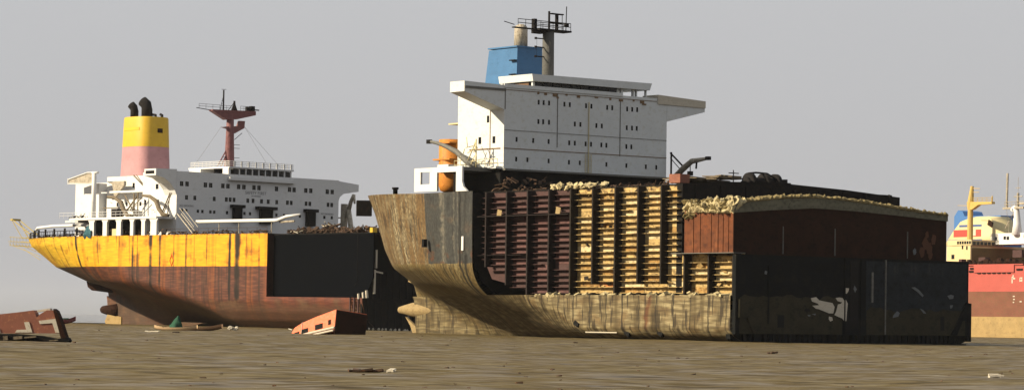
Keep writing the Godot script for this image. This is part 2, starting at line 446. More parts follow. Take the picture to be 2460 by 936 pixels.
# ------------------------------------------------------------------ hull lofts
# rows: h, half breadth, x where the taper starts, x of the stern end, p, q
const HULL_GREY := [[-1.2, 16.0, -24.0, -87.5, 1.15, 2.6], [0.0, 18.7, -26.0, -87.7, 1.2, 2.5], [0.7, 20.3, -27.0, -87.8, 1.28, 2.45], [1.5, 21.0, -28.0, -88.0, 1.35, 2.4], [3.0, 21.0, -30.0, -88.0, 1.5, 2.1], [5.0, 21.0, -34.0, -88.3, 1.75, 1.6], [7.2, 21.0, -38.0, -89.4, 2.1, 1.02], [9.5, 21.0, -45.0, -90.2, 2.3, 0.78], [12.0, 21.0, -47.0, -91.7, 2.2, 0.72], [17.0, 21.0, -50.0, -93.4, 2.2, 0.68], [21.0, 21.0, -52.0, -96.4, 2.2, 0.68]]
const HULL_YELLOW := [[-1.2, 16.5, -10.0, -91.0, 1.0, 2.8], [0.0, 20.2, -12.0, -91.0, 1.05, 2.7], [1.5, 22.3, -15.0, -91.5, 1.15, 2.5], [3.0, 23.3, -18.0, -91.7, 1.3, 2.4], [5.0, 23.9, -24.0, -92.0, 1.6, 2.1], [7.1, 24.0, -32.0, -92.6, 2.0, 1.5], [8.4, 24.0, -40.0, -97.0, 2.0, 0.98], [11.5, 24.0, -50.0, -107.0, 2.0, 0.78], [15.7, 24.0, -56.0, -112.0, 2.1, 0.57], [18.5, 24.0, -58.0, -114.5, 2.1, 0.55]]

func level(t: Array, h: float) -> Array:
	for i in t.size() - 1:
		if h <= t[i + 1][0] or i == t.size() - 2:
			var f := clampf((h - t[i][0]) / (t[i + 1][0] - t[i][0]), 0.0, 1.0)
			var r := []
			for k in range(1, 6):
				r.append(lerpf(t[i][k], t[i + 1][k], f))
			return r
	return []

func breadth(l: Array, x: float) -> float:
	var t := clampf((l[1] - x) / (l[1] - l[2]), 0.0, 1.0)
	return maxf(l[0] * pow(1.0 - pow(t, l[3]), l[4]), 0.0)

func sheer(x: float) -> float:
	return maxf(0.0, -62.0 - x) * 0.026

# shell from level h0 to h1, from x = xf aft; both sides; uv = x0, x1, h0, h1 of the texture; skeg keeps a least half thickness
func shell(t: Array, xf: float, h0: float, h1: float, nh: int, nx: int, uv: Array, skeg := 0.0, lift := false) -> SurfaceTool:
	var st := SurfaceTool.new()
	st.begin(Mesh.PRIMITIVE_TRIANGLES)
	var base := 0
	for side in [1.0, -1.0]:
		for j in nh + 1:
			var r := float(j) / nh
			var h := lerpf(h0, h1, r)
			var l := level(t, h)
			for i in nx + 1:
				var s := float(i) / nx
				var x := lerpf(xf, l[2], 1.0 - pow(1.0 - s, 1.7))
				var z := breadth(l, x)
				if skeg > 0.0 and i < nx:
					z = maxf(z, skeg)
				if i == nx:
					z = 0.0
				st.set_uv(Vector2((x - uv[0]) / (uv[1] - uv[0]), (uv[3] - h) / (uv[3] - uv[2])))
				st.add_vertex(Vector3(x, h + (sheer(x) * r if lift else 0.0), z * side))
		for j in nh:
			for i in nx:
				var a := base + j * (nx + 1) + i
				var b := a + nx + 1
				var q := [a, b, b + 1, a, b + 1, a + 1] if side > 0 else [a, b + 1, b, a, a + 1, b + 1]
				for k in q:
					st.add_index(k)
		base += (nh + 1) * (nx + 1)
	return st

# flat sheet across the hull at level h, from xf aft
func sheet(t: Array, xf: float, h: float, nx: int, lift := false) -> SurfaceTool:
	var st := mb()
	var l := level(t, h)
	var before := []
	for i in nx + 1:
		var x := lerpf(xf, l[2], 1.0 - pow(1.0 - float(i) / nx, 1.7))
		var z := breadth(l, x)
		var y := h + (sheer(x) if lift else 0.0)
		var now := [Vector3(x, y, z), Vector3(x, y, -z)]
		if i:
			quad(st, before[0], now[0], now[1], before[1])
		before = now
	return st

# ------------------------------------------------------------------ the place
func _ready() -> void:
	seed(7)
	unit_box = BoxMesh.new()
	var cam := Camera3D.new()
	cam.name = "camera"
	add_child(cam)
	cam.position = Vector3(0, 2.0, 0)
	cam.keep_aspect = Camera3D.KEEP_HEIGHT
	cam.set_frustum(936.0 / 7000.0, Vector2(0, 304.0 / 7000.0), 1.0, 9000.0)
	cam.current = true

	var we := WorldEnvironment.new()
	we.name = "world_environment"
	var env := Environment.new()
	env.background_mode = Environment.BG_SKY
	var sky := Sky.new()
	var sm := ProceduralSkyMaterial.new()
	sm.sky_top_color = c8(204, 207, 211)
	sm.sky_horizon_color = c8(178, 177, 178)
	sm.sky_curve = 0.14
	sm.sky_energy_multiplier = 0.745
	sm.ground_energy_multiplier = 0.745
	sm.ground_horizon_color = c8(150, 146, 136)
	sm.ground_bottom_color = c8(96, 90, 74)
	sm.sun_angle_max = 0.0
	sky.sky_material = sm
	env.sky = sky
	env.tonemap_mode = Environment.TONE_MAPPER_LINEAR
	env.tonemap_exposure = 2.0
	env.sdfgi_enabled = true
	env.ssao_enabled = true
	env.ssil_enabled = true
	env.fog_enabled = true
	env.fog_density = 0.00002
	env.fog_light_color = c8(226, 226, 228)
	we.environment = env
	add_child(we)

	var sun := DirectionalLight3D.new()
	sun.name = "sun"
	add_child(sun)
	var el := deg_to_rad(30.0)
	var az := deg_to_rad(75.0)
	var to_sun := Vector3(-sin(az) * cos(el), sin(el), cos(az) * cos(el))
	sun.look_at_from_position(to_sun * 100.0, Vector3.ZERO)
	sun.light_energy = 1.6
	sun.light_color = Color(1.0, 0.93, 0.80)
	sun.light_angular_distance = 0.6
	sun.shadow_enabled = true

	make_materials()
	print("materials ", Time.get_ticks_msec())
	mud()
	print("mud ", Time.get_ticks_msec())
	grey_ship()
	yellow_ship()
	red_ship()
	print("ships ", Time.get_ticks_msec())
	wrecks()
	print("done ", Time.get_ticks_msec())

func ground_at(n: FastNoiseLite, x: float, z: float) -> float:
	var y := -0.018 * x
	y += n.get_noise_2d(x * 0.6, z * 0.35) * 0.16
	y += n.get_noise_2d(x * 3.0 + 400.0, z * 2.2) * 0.08
	y += n.get_noise_2d(x * 9.0, z * 9.0 + 900.0) * 0.022
	return y

func mud_noise() -> FastNoiseLite:
	var n := FastNoiseLite.new()
	n.seed = 5
	n.frequency = 0.05
	n.fractal_octaves = 3
	return n

func steps(list: Array) -> PackedFloat32Array:
	var out := PackedFloat32Array()
	var v: float = list[0]
	for k in range(1, list.size()):
		while v < list[k][0] - 0.001:
			out.append(v)
			v += list[k][1]
		v = list[k][0]
	out.append(v)
	return out

func mud() -> void:
	var n := mud_noise()
	var xs := steps([-5000.0, [-600.0, 400.0], [-130.0, 12.0], [-64.0, 1.6], [72.0, 0.6], [160.0, 2.0], [600.0, 14.0], [5000.0, 400.0]])
	var zs := steps([-8000.0, [-1200.0, 300.0], [-700.0, 20.0], [-480.0, 3.0], [-240.0, 1.1], [-76.0, 0.5], [60.0, 8.0], [1500.0, 150.0]])
	var v := PackedVector3Array()
	var uv := PackedVector2Array()
	var ix := PackedInt32Array()
	for z in zs:
		for x in xs:
			var y := ground_at(n, x, z)
			v.append(Vector3(x, y, z))
			uv.append(Vector2(x, z) / 48.0)
	var w := xs.size()
	for j in zs.size() - 1:
		for i in w - 1:
			var a := j * w + i
			ix.append_array([a, a + 1, a + w + 1, a, a + w + 1, a + w])
	var arr := []
	arr.resize(Mesh.ARRAY_MAX)
	arr[Mesh.ARRAY_VERTEX] = v
	arr[Mesh.ARRAY_TEX_UV] = uv
	arr[Mesh.ARRAY_INDEX] = ix
	var am := ArrayMesh.new()
	am.add_surface_from_arrays(Mesh.PRIMITIVE_TRIANGLES, arr)
	var st := SurfaceTool.new()
	st.create_from(am, 0)
	st.generate_normals()
	var o := MeshInstance3D.new()
	o.mesh = st.commit()
	o.name = "mud_flat"
	o.set_meta("kind", "structure")
	# wet silt: brown, olive and grey patches, darker weed and debris flecks
	var s := 1024
	var a1 := nz(301, 0.004, s, s, 1, 1, 5, true)
	var a2 := nz(302, 0.02, s, s, 1, 1, 4, true)
	var a3 := nz(303, 0.09, s, s, 1, 1, 3, true)
	var a4 := nz(304, 0.035, s, s, 3, 1, 4, true)
	var out := PackedByteArray()
	out.resize(s * s * 3)
	var ro := PackedByteArray()
	ro.resize(s * s)
	for i in s * s:
		var a := a1[i] / 255.0
		var b := a2[i] / 255.0
		var c := a3[i] / 255.0
		var d := a4[i] / 255.0
		var q := c8(98, 84, 54).lerp(c8(106, 95, 70), clampf((a - 0.35) * 2.5, 0.0, 1.0))
		q = q.lerp(c8(88, 76, 44), clampf((b - 0.50) * 4.0, 0.0, 1.0) * 0.75)
		q = q.lerp(c8(58, 49, 32), clampf((d - 0.58) * 7.0, 0.0, 1.0) * 0.75)
		q = q.lerp(c8(134, 126, 106), clampf((0.36 - d) * 6.0, 0.0, 1.0) * 0.6)
		q = q.lerp(c8(44, 38, 26), clampf((c - 0.80) * 12.0, 0.0, 1.0) * 0.7)
		put(out, i, q, 0.92 + c * 0.16)
		ro[i] = clampi(int((0.40 + 0.48 * clampf((a * 0.45 + b * 0.35 + d * 0.2 - 0.36) * 4.0, 0.0, 1.0)) * 255.0), 0, 255)
	var m := uvmat("wet_mud", img(s, s, out), 1.0)
	m.roughness_texture = gray(s, s, ro)
	m.roughness_texture_channel = BaseMaterial3D.TEXTURE_CHANNEL_RED
	m.metallic_specular = 0.2
	m.albedo_color = c8(220, 220, 218)
	bump(m, gray(s, s, a3), 2.0)
	o.material_override = m
	add_child(o)
	var sea := mb()
	for k in [[-5000.0, -1200.0], [-1200.0, -300.0], [-300.0, -30.0]]:
		quad(sea, Vector3(k[0], -0.018 * k[0] + 0.07, -640.0), Vector3(k[0], -0.018 * k[0] + 0.07, -7900.0), Vector3(k[1], -0.018 * k[1] + 0.07, -7900.0), Vector3(k[1], -0.018 * k[1] + 0.07, -640.0))
	part(sea, "sea", M.sea_water, self).set_meta("kind", "structure")

func ship_basis(yaw: float, roll: float) -> Basis:
	return Basis(Vector3(0, 0, 1), deg_to_rad(roll)) * Basis(Vector3.UP, deg_to_rad(yaw))

# a heap of torn plates and pipe ends
func heap(r: RandomNumberGenerator, st: SurfaceTool, a: Vector3, b: Vector3, n: int, size: float, tall: float) -> void:
	for k in n:
		var t := r.randf()
		var p := a.lerp(b, t) + Vector3(r.randf_range(-0.6, 0.6), 0, r.randf_range(-1.0, 1.0))
		var rise := tall * r.randf() * (0.4 + 0.6 * absf(sin(t * 9.0)))
		var rot := Basis.from_euler(Vector3(r.randf_range(-0.8, 0.8), r.randf_range(0, TAU), r.randf_range(-0.8, 0.8)))
		if r.randf() < 0.7:
			box(st, p + Vector3.UP * rise, Vector3(size * r.randf_range(0.4, 1.6), 0.06 + size * r.randf() * 0.25, size * r.randf_range(0.2, 0.8)), rot)
		else:
			bar(st, p + Vector3.UP * rise - rot.x * size, p + Vector3.UP * rise + rot.x * size, 0.05 + 0.05 * r.randf(), 5)

# ------------------------------------------------------------------ the half-cut ship in the middle
func grey_ship() -> void:
	var r := RandomNumberGenerator.new()
	r.seed = 11
	var S := thing("beached_ship", "huge half-dismantled ship with rusty ribs laid bare and blue funnel", "ship", Vector3(42.84, -0.70, -363.5), ship_basis(-50, -0.7), "ships beached for scrapping")
	# shell plating
	part(shell(HULL_GREY, -50.2, 5.68, 19.5, 30, 60, [-97.0, -50.0, 5.68, 20.5], 0.0, true), "stern_shell", M.stern_shell, S, "streaked upper stern plating cut off along a vertical edge")
	part(shell(HULL_GREY, -0.8, -1.2, 5.68, 18, 110, [-89.0, -0.8, -1.2, 5.68], 0.85), "lower_shell", M.lower_shell, S, "tan weathered lower plating with rust runs")
	part(sheet(HULL_GREY, -50.2, 19.49, 40, true), "weather_deck", M.dark_steel, S)
	var st := mb()
	bb(st, Vector3(-50.2, 19.2, -19.0), Vector3(-11.5, 19.45, 19.0))
	part(st, "cargo_deck", M.dark_steel, S)
	st = mb()
	prism(st, PackedVector2Array([Vector2(-15.5, 5.6), Vector2(15.8, 5.6), Vector2(19.0, 7.4), Vector2(20.4, 10.2), Vector2(20.9, 19.4), Vector2(-20.9, 19.4)]), Vector3(-50.6, 0, 0), Vector3(0, 0, 1), Vector3.UP, Vector3(0.2, 0, 0))
	part(st, "engine_room_bulkhead", M.dark_steel, S)
	# propeller boss and the stump of the shaft bracket
	st = mb(true)
	tube(st, [Vector3(-83, 3.6, 0), Vector3(-85.5, 3.65, 0), Vector3(-87.6, 3.7, 0), Vector3(-89.6, 3.75, 0), Vector3(-91.4, 3.75, 0), Vector3(-92.7, 3.7, 0), Vector3(-93.0, 3.7, 0)], [0.7, 1.0, 1.2, 1.05, 0.72, 0.5, 0.25], 16)
	part(st, "propeller_boss", M.lower_shell_tri, S)
	st = mb()
	prism(st, PackedVector2Array([Vector2(-87.5, 0.6), Vector2(-91.2, 2.7), Vector2(-90.0, 1.4), Vector2(-88.9, -0.6), Vector2(-87.5, -0.6)]), Vector3(0, 0, -0.2), Vector3.RIGHT, Vector3.UP, Vector3(0, 0, 0.4))
	part(st, "sole_piece", M.lower_shell_tri, S)
	st = mb()
	prism(st, PackedVector2Array([Vector2(-80, 7.2), Vector2(-87.6, 7.2), Vector2(-90.6, 7.9), Vector2(-90.6, 8.1), Vector2(-80, 8.3)]), Vector3(0, 0, -0.2), Vector3.RIGHT, Vector3.UP, Vector3(0, 0, 0.4))
	part(st, "rudder_horn", M.lower_shell_tri, S)
	# fairlead box and bollard at the stern, openings in the plating
	bx("fairlead_box", S, M.dark_steel, Vector3(-86.2, 18.3, 11.9), Vector3(2.6, 2.2, 2.2), Basis(Vector3.UP, deg_to_rad(-35.0)))
	st = mb(true)
	tube(st, [Vector3(-80, 19.8, 11), Vector3(-80, 20.9, 11), Vector3(-80, 20.92, 11), Vector3(-80, 21.2, 11)], [0.34, 0.34, 0.48, 0.48], 12)
	part(st, "bollard", M.soot, S)
	bx("plating_hole", S, M.black_void, Vector3(-61.0, 12.7, 20.55), Vector3(0.45, 1.1, 0.6))
	bx("white_mark", S, M.clean_white, Vector3(-52.2, 12.55, 21.0), Vector3(0.42, 1.9, 0.06))
	for k in [[-28.8, 2.0], [-19.7, 0.9], [-13.6, 0.95]]:
		bx("plating_hole", S, M.black_void, Vector3(k[0], k[1], breadth(level(HULL_GREY, k[1]), k[0]) - 0.1), Vector3(0.9, 0.55, 0.5), Basis(Vector3(0, 0, 1), -0.5))
	for k in [[-17.6, 0.1, 3.0], [-24.6, 0.95, 6.0]]:
		st = mb()
		var pts := []
		for i in 7:
			var x: float = k[0] + k[2] * (i / 6.0 - 0.5)
			pts.append(Vector3(x, k[1], breadth(level(HULL_GREY, k[1]), x) + 0.02))
		tube(st, pts, [0.09], 5)
		part(st, "scraped_strake", M.mark_white, S)

	# inner longitudinal bulkhead: one plate per bay, deep webs between bays, a stiffener per row and bay
	var roots := []
	for k in 12:
		roots.append(-48.2 + 4.28 * k)
	var B := part(red_plate(), "longitudinal_bulkhead", M.red_primer, S, "dark red inner bulkhead behind the missing side plating")
	var Y := part(ribbed_plate(-31.38, -11.5, 4.6, 19.3), "longitudinal_bulkhead", M.cream_plate, S, "yellow flaking inner bulkhead behind the missing side plating")
	var C := part(ribbed_plate(-11.48, -0.5, 4.6, 10.75), "longitudinal_bulkhead", M.cream_plate, S, "low yellow inner bulkhead beside the brown tank wall")
	for k in 13:
		var x: float = -49.9 + 0.05 if k == 0 else roots[k - 1]
		var x2: float = roots[k] if k < 12 else -0.7
		var red: bool = x < -31.5
		var own: Node = B if red else (Y if x < -12.0 else C)
		var top := 19.3 if x < -12.0 else 10.75
		if k > 0:
			var lo := 5.0
			if k == 1: lo = 9.4
			if k == 2: lo = 7.0
			var cuts := [[lo, top]]
			if not red and (k == 6 or k == 8 or k == 9): cuts = [[lo, 6.0], [7.1, top]]
			for c in cuts:
				bx("web_frame", own, M.red_web_shade if red else M.cream_web_shade, Vector3(x, (c[0] + c[1]) * 0.5, 19.65), Vector3(0.05, c[1] - c[0], 1.3))  # web colour already holds the shade of the bow-facing side
				bx("flange", own, M.red_web_shade if red else M.cream_web_shade, Vector3(x, (c[0] + c[1]) * 0.5, 20.32), Vector3(0.25, c[1] - c[0], 0.05))
		var row := 0
		var h := 5.95
		while h < top - 0.2:
			row += 1
			if x < -12.0 and x2 > -11.5 and h > 10.0: x2 = -11.55
			var gone := r.randf()
			var a := x + 0.05
			var b := x2 - 0.03
			if red and ((k == 0 and h < 10.4) or (k == 1 and h < 8.2) or (k == 2 and h < 6.4)): gone = 0.0
			if gone > 0.035:
				if gone < 0.12: b = lerpf(a, b, r.randf_range(0.4, 0.8))
				var deep := 0.62 + r.randf_range(-0.03, 0.05)
				bx("stiffener", own, M.red_primer if red else M.cream_plate, Vector3((a + b) * 0.5, h, 19.02 + deep * 0.5), Vector3(b - a, 0.07, deep), Basis(Vector3(1, 0, 0), r.randf_range(-0.06, 0.06)) * Basis(Vector3(0, 0, 1), r.randf_range(-0.006, 0.006)))
			if not (red and (k == 0 or (k == 1 and h < 8.2) or (k == 2 and h < 6.4))) and r.randf() > 0.03:
				var pick := r.randf()
				var pm: StandardMaterial3D
				if red:
					pm = M.red_panel if pick < 0.6 else M.red_panel_dark
				elif h < 8.6 and pick < 0.14:
					pm = M.panel_orange
				else:
					pm = M.panel_cream if pick < 0.5 else (M.panel_pale if pick < 0.74 else (M.panel_ochre if pick < 0.9 else M.panel_dark))
				if h + 0.72 < top:
					bx("plate", own, pm, Vector3((x + x2) * 0.5, h + 0.375, 19.015 + r.randf() * 0.02), Vector3(x2 - x - 0.1, 0.68, 0.03), Basis(Vector3(1, 0, 0), r.randf_range(-0.03, 0.03)))
			h += 0.745
	# dropped panels and bent flaps hanging in the bays
	for k in 46:
		var x := r.randf_range(-31.0, -1.5)
		var h := r.randf_range(5.9, 18.8 if x < -12.0 else 10.2)
		bx("torn_flap", Y if x < -11.5 else C, M.cream_plate if k % 3 else M.cream_web_shade, Vector3(x, h, 19.2 + r.randf() * 0.25), Vector3(r.randf_range(0.25, 1.1), r.randf_range(0.2, 0.6), 0.03), Basis.from_euler(Vector3(r.randf_range(-0.9, 0.9), r.randf_range(-0.5, 0.5), r.randf_range(-0.4, 0.4))))
	for k in [[-46.1, 16.5], [-34.2, 16.6]]:
		bx("torn_flap", B, M.lower_shell_tri, Vector3(k[0], k[1], 19.7), Vector3(0.9, 0.9, 0.04), Basis(Vector3(0, 0, 1), -0.2))
	st = mb()
	bb(st, Vector3(-49.9, 16.05, 19.0), Vector3(-31.5, 16.15, 20.4))
	bb(st, Vector3(-49.9, 10.9, 19.0), Vector3(-41.0, 10.96, 20.2))
	part(st, "stringer", M.red_web_shade, B)
	st = mb()
	bb(st, Vector3(-11.4, 10.76, 18.9), Vector3(-0.4, 10.84, 20.9))
	part(st, "ledge", M.gray_steel, C)
	st = mb()
	for k in 60:
		var p := Vector3(r.randf_range(-38.0, -1.5), 5.55 + r.randf() * 0.25, r.randf_range(19.4, 20.8))
		box(st, p, Vector3(r.randf_range(0.3, 1.4), r.randf_range(0.1, 0.45), r.randf_range(0.2, 0.7)), Basis.from_euler(Vector3(r.randf(), r.randf() * 3.0, r.randf() * 0.6)))
	part(st, "scrap", M.foam, S).set_meta("kind", "stuff")
	st = mb()
	bb(st, Vector3(-38.0, 5.5, 18.9), Vector3(-0.8, 5.58, 20.9))
	part(st, "tank_floor", M.dark_steel, S)

	# stepped front: tall dark frame, brown tank block, wide low bulkhead
	st = mb()
	prism(st, PackedVector2Array([Vector2(19.1, 4.0), Vector2(19.1, 19.5), Vector2(12.0, 20.0), Vector2(3.0, 20.25), Vector2(-10.0, 19.8), Vector2(-20.4, 19.2), Vector2(-20.4, 4.0)]), Vector3(-12.4, 0, 0), Vector3(0, 0, 1), Vector3.UP, Vector3(1.0, 0, 0))
	var A := part(st, "transverse_frame", M.dark_steel, S, "tall dark bulkhead rising behind the brown tank block")
	for k in 9:
		bx("stiffener", A, M.soot, Vector3(-11.3, 18.2, 17.0 - k * 4.4), Vector3(0.25, 2.6, 0.12))
	st = mb()
	var btop := PackedVector2Array([Vector2(18.9, 16.3), Vector2(12.0, 17.1), Vector2(5.0, 17.5), Vector2(-2.0, 17.4), Vector2(-10.0, 17.0), Vector2(-19.7, 16.5)])
	var poly := PackedVector2Array([Vector2(-19.7, 10.4), Vector2(18.9, 10.4)])
	poly.append_array(btop)
	prism(st, poly, Vector3(-11.2, 0, 0), Vector3(0, 0, 1), Vector3.UP, Vector3(8.6, 0, 0))
	var TB := part(st, "tank_block", M.rust_brown, S, "brown rusty tank block topped with torn insulation")
	st = mb()
	var fp := PackedVector2Array([Vector2(-19.7, 10.5), Vector2(18.85, 10.5)])
	fp.append_array(btop)
	prism(st, fp, Vector3(-2.6, 0, 0), Vector3(0, 0, 1), Vector3.UP, Vector3(0.06, 0, 0))
	part(st, "shaded_front_plate", M.dark_rust, TB)  # darker than the block's lit side; the front's shade is painted in
	st = mb()
	prism(st, PackedVector2Array([Vector2(18.9, 15.7), Vector2(12.0, 16.25), Vector2(5.0, 16.7), Vector2(-2.0, 16.6), Vector2(-10.0, 16.3), Vector2(-19.8, 15.85), Vector2(-19.8, 16.75), Vector2(-10.0, 17.45), Vector2(-2.0, 17.95), Vector2(5.0, 18.05), Vector2(12.0, 17.6), Vector2(18.9, 16.9)]), Vector3(-2.6, 0, 0), Vector3(0, 0, 1), Vector3.UP, Vector3(0.2, 0, 0))
	part(st, "coaming_band", M.grey_band, TB)
	for k in [[-9.6, 0.10], [-8.4, 0.16], [-6.4, 0.06], [-5.2, 0.06], [-4.4, 0.22], [-3.4, 0.10]]:
		bx("plate_seam", TB, M.rust_brown, Vector3(k[0], 13.2, 18.93), Vector3(k[1], 5.0 + k[1] * 3.0, 0.1))
	for z in [1.2, -12.2, 10.4]:
		bx("pipe_trace", TB, M.gray_steel, Vector3(-2.5, 12.6, z), Vector3(0.12, 3.4, 0.12))
	for k in [[-15.6, 12.9, 0.9, M.front_rust], [-16.4, 12.3, 0.8, M.front_rust], [-15.0, 11.8, 0.7, M.front_rust], [-13.6, 11.8, 0.45, M.dim_patch], [-17.2, 13.4, 0.7, M.front_rust], [-16.6, 11.4, 0.6, M.front_rust], [-15.9, 14.0, 0.5, M.front_rust]]:
		var g := mb()
		var ring := PackedVector2Array()
		for i in 15:
			var q: float = k[2] * r.randf_range(0.75, 1.15)
			ring.append(Vector2(k[0] + cos(TAU * i / 15.0) * q * 0.7, k[1] + sin(TAU * i / 15.0) * q))
		prism(g, ring, Vector3(-2.53, 0, 0), Vector3(0, 0, 1), Vector3.UP, Vector3(0.03, 0, 0))
		part(g, "rust_patch", k[3], TB)
	insulation(TB)
	# low wide bulkhead
	st = mb()
	bb(st, Vector3(-0.5, 1.0, -21.2), Vector3(0, 10.62, 20.9))
	bb(st, Vector3(-0.45, 0.3, -21.9), Vector3(-0.05, 5.25, -21.2))
	prism(st, PackedVector2Array([Vector2(20.9, 1.0), Vector2(-21.9, 1.0), Vector2(-21.7, 0.3), Vector2(-20.6, -0.1), Vector2(20.0, -0.1), Vector2(20.8, 0.4)]), Vector3(-1.6, 0, 0), Vector3(0, 0, 1), Vector3.UP, Vector3(0.7, 0, 0))
	var D := part(st, "front_bulkhead", M.slate_plate, S, "wide dark slate bulkhead closing the cut end, with torn white patches")
	for k in [[20.2, 2.4, 5.6], [-2.0, -20.6, 4.3]]:
		var g := mb()
		var edge := PackedVector2Array([Vector2(k[1], 1.05), Vector2(k[0], 1.05)])
		var steps_n := 22
		for i in steps_n + 1:
			edge.append(Vector2(lerpf(k[0], k[1], float(i) / steps_n), k[2] + r.randf_range(-0.22, 0.22) + 0.12 * sin(i * 0.7)))
		prism(g, edge, Vector3(-0.01, 0, 0), Vector3(0, 0, 1), Vector3.UP, Vector3(0.06, 0, 0))
		part(g, "mud_stained_plate", M.olive_plate, D)
	bx("upper_plate", D, M.slate_light, Vector3(0.0, 6.6, -11.4), Vector3(0.06, 7.4, 19.0))
	for z in [15.4, 2.0, -0.9, -5.4]:
		bx("stiffener", D, M.gray_steel if z < -4 else M.slate_plate, Vector3(0.08, 5.8, z), Vector3(0.16, 9.4 if z < 10 else 7.0, 0.16))
	bx("stiffener", D, M.gray_steel, Vector3(0.1, 7.0, -2.95), Vector3(0.14, 3.8, 0.3))
	bx("doubler_plate", D, M.soot, Vector3(0.04, 6.2, 0.3), Vector3(0.08, 8.0, 1.4))
	for k in 46:
		var z := 19.0 - k * 0.86
		if k == 21 or k == 35: continue
		bx("floor_plate", D, M.slate_plate, Vector3(-0.3 - r.randf() * 0.3, 0.45, z), Vector3(0.5, 1.05 + r.randf() * 0.1, 0.45 + r.randf() * 0.16))
	bx("keel_strip", D, M.slate_plate, Vector3(-0.15, -0.45, -0.6), Vector3(0.4, 0.9, 40.5))
	for k in [[13.2, 2.6, 1.1, 1.5], [1.2, 2.3, 1.0, 1.6], [-16.2, 2.6, 0.7, 1.8], [8.6, 4.0, 0.9, 0.3], [1.0, 8.0, 1.6, 0.25]]:
		bx("opening", D, M.black_void, Vector3(0.05, k[1], k[0]), Vector3(0.06, k[3], k[2]))
	for s in [[18.6, -1.0, M.olive_plate], [-19.4, 1.0, M.slate_plate]]:
		var g := mb()
		prism(g, PackedVector2Array([Vector2(s[0] + 1.9 * -s[1], 5.2), Vector2(s[0] + 1.2 * -s[1], 5.4), Vector2(s[0] - 1.6 * -s[1], 1.1), Vector2(s[0] - 0.6 * -s[1], 1.1), Vector2(s[0] + 0.5 * -s[1], 3.0), Vector2(s[0] + 1.9 * -s[1], 3.0)]), Vector3(0.02, 0, 0), Vector3(0, 0, 1), Vector3.UP, Vector3(0.25, 0, 0))
		part(g, "corner_bracket", s[2], D)
	# torn white coating
	var torn := [
		[Vector2(8.03, 5.51), Vector2(7.13, 5.65), Vector2(6.57, 5.27), Vector2(5.44, 5.11), Vector2(4.21, 4.96), Vector2(3.82, 4.48), Vector2(4.05, 3.68), Vector2(4.77, 3.68), Vector2(5.67, 3.93), Vector2(6.57, 4.17), Vector2(7.13, 4.23), Vector2(7.74, 4.60), Vector2(6.57, 4.66), Vector2(6.79, 4.86), Vector2(7.81, 5.11)],
		[Vector2(3.19, 4.81), Vector2(2.63, 4.90), Vector2(2.41, 5.27), Vector2(1.80, 5.39), Vector2(1.44, 4.93), Vector2(1.58, 3.87), Vector2(1.67, 2.77), Vector2(1.98, 2.71), Vector2(2.41, 3.08), Vector2(3.08, 3.26), Vector2(3.82, 3.49), Vector2(3.53, 3.87), Vector2(3.37, 4.32)],
		[Vector2(3.60, 5.60), Vector2(2.97, 5.66), Vector2(2.41, 5.60), Vector2(2.07, 5.24), Vector2(2.74, 5.11), Vector2(3.31, 5.24)],
		[Vector2(2.03, 6.88), Vector2(1.26, 6.82), Vector2(1.40, 6.42), Vector2(1.67, 6.15), Vector2(2.07, 6.30)],
		[Vector2(4.77, 3.29), Vector2(4.21, 3.20), Vector2(4.09, 2.83), Vector2(4.54, 2.68), Vector2(4.81, 2.96)],
		[Vector2(8.55, 3.47), Vector2(8.03, 3.44), Vector2(8.14, 3.26), Vector2(8.48, 3.29)],
		[Vector2(7.81, 3.56), Vector2(7.13, 3.62), Vector2(7.24, 3.41)],
		[Vector2(16.02, 8.73), Vector2(15.66, 8.64), Vector2(15.75, 8.25), Vector2(16.11, 8.34)],
		[Vector2(-10.19, 7.14), Vector2(-10.86, 7.18), Vector2(-11.65, 6.83), Vector2(-12.55, 6.15), Vector2(-12.33, 5.96), Vector2(-11.43, 6.53)],
		[Vector2(-17.05, 6.15), Vector2(-17.72, 6.33), Vector2(-18.29, 6.22), Vector2(-18.17, 5.81), Vector2(-17.45, 5.75)],
		[Vector2(-7.60, 4.10), Vector2(-8.10, 3.87), Vector2(-7.83, 3.41), Vector2(-6.81, 3.23), Vector2(-6.93, 3.56)],
		[Vector2(-11.88, 4.48), Vector2(-12.44, 4.32), Vector2(-13.11, 3.84), Vector2(-12.55, 3.87)],
		[Vector2(-17.61, 4.96), Vector2(-18.17, 4.99), Vector2(-17.95, 4.60), Vector2(-17.63, 4.55)],
		[Vector2(0.27, 7.21), Vector2(-0.13, 6.73), Vector2(0.16, 6.30), Vector2(0.45, 6.76)],
	]
	for k in torn.size():
		var g := mb()
		prism(g, PackedVector2Array(torn[k]), Vector3(0.055, 0, 0), Vector3(0, 0, 1), Vector3.UP, Vector3(0.03 + r.randf() * 0.02, 0, 0))
		part(g, "coating_patch", M.mark_white if k < 5 else M.dim_patch, D)

	# deckhouse
	var H := mb()
	var W := 0.36
	var rows := [
		[24.16, 0.62, [12.78, 10.78, 6.98, 3.28, 1.3, -3.63, -7.38, -11.09, -13.08]],
		[26.82, 0.66, [12.75, 9.79, 7.02, 3.28, 2.26, 0.27, -0.73, -2.65, -3.58, -7.33, -8.28]],
		[29.45, 0.66, [8.9, 8.04, 6.99, 2.3, 1.27, -1.68, -2.69, -7.37, -8.36, -9.26]],
		[32.07, 0.66, [8.9, 8.01, 7.03, 4.24, 3.26, 0.28, -0.72, -3.65, -4.59, -7.4, -8.35, -9.3]]]
	var cut := []
	for row in rows:
		var ws := []
		for z in row[2]: ws.append([z, W])
		cut.append([row[0], row[1], ws])
	wall(H, Vector3(-51, 0, 0), Vector3(0, 0, 1), Vector3.UP, -15.0, 15.0, 22.75, 33.9, cut)
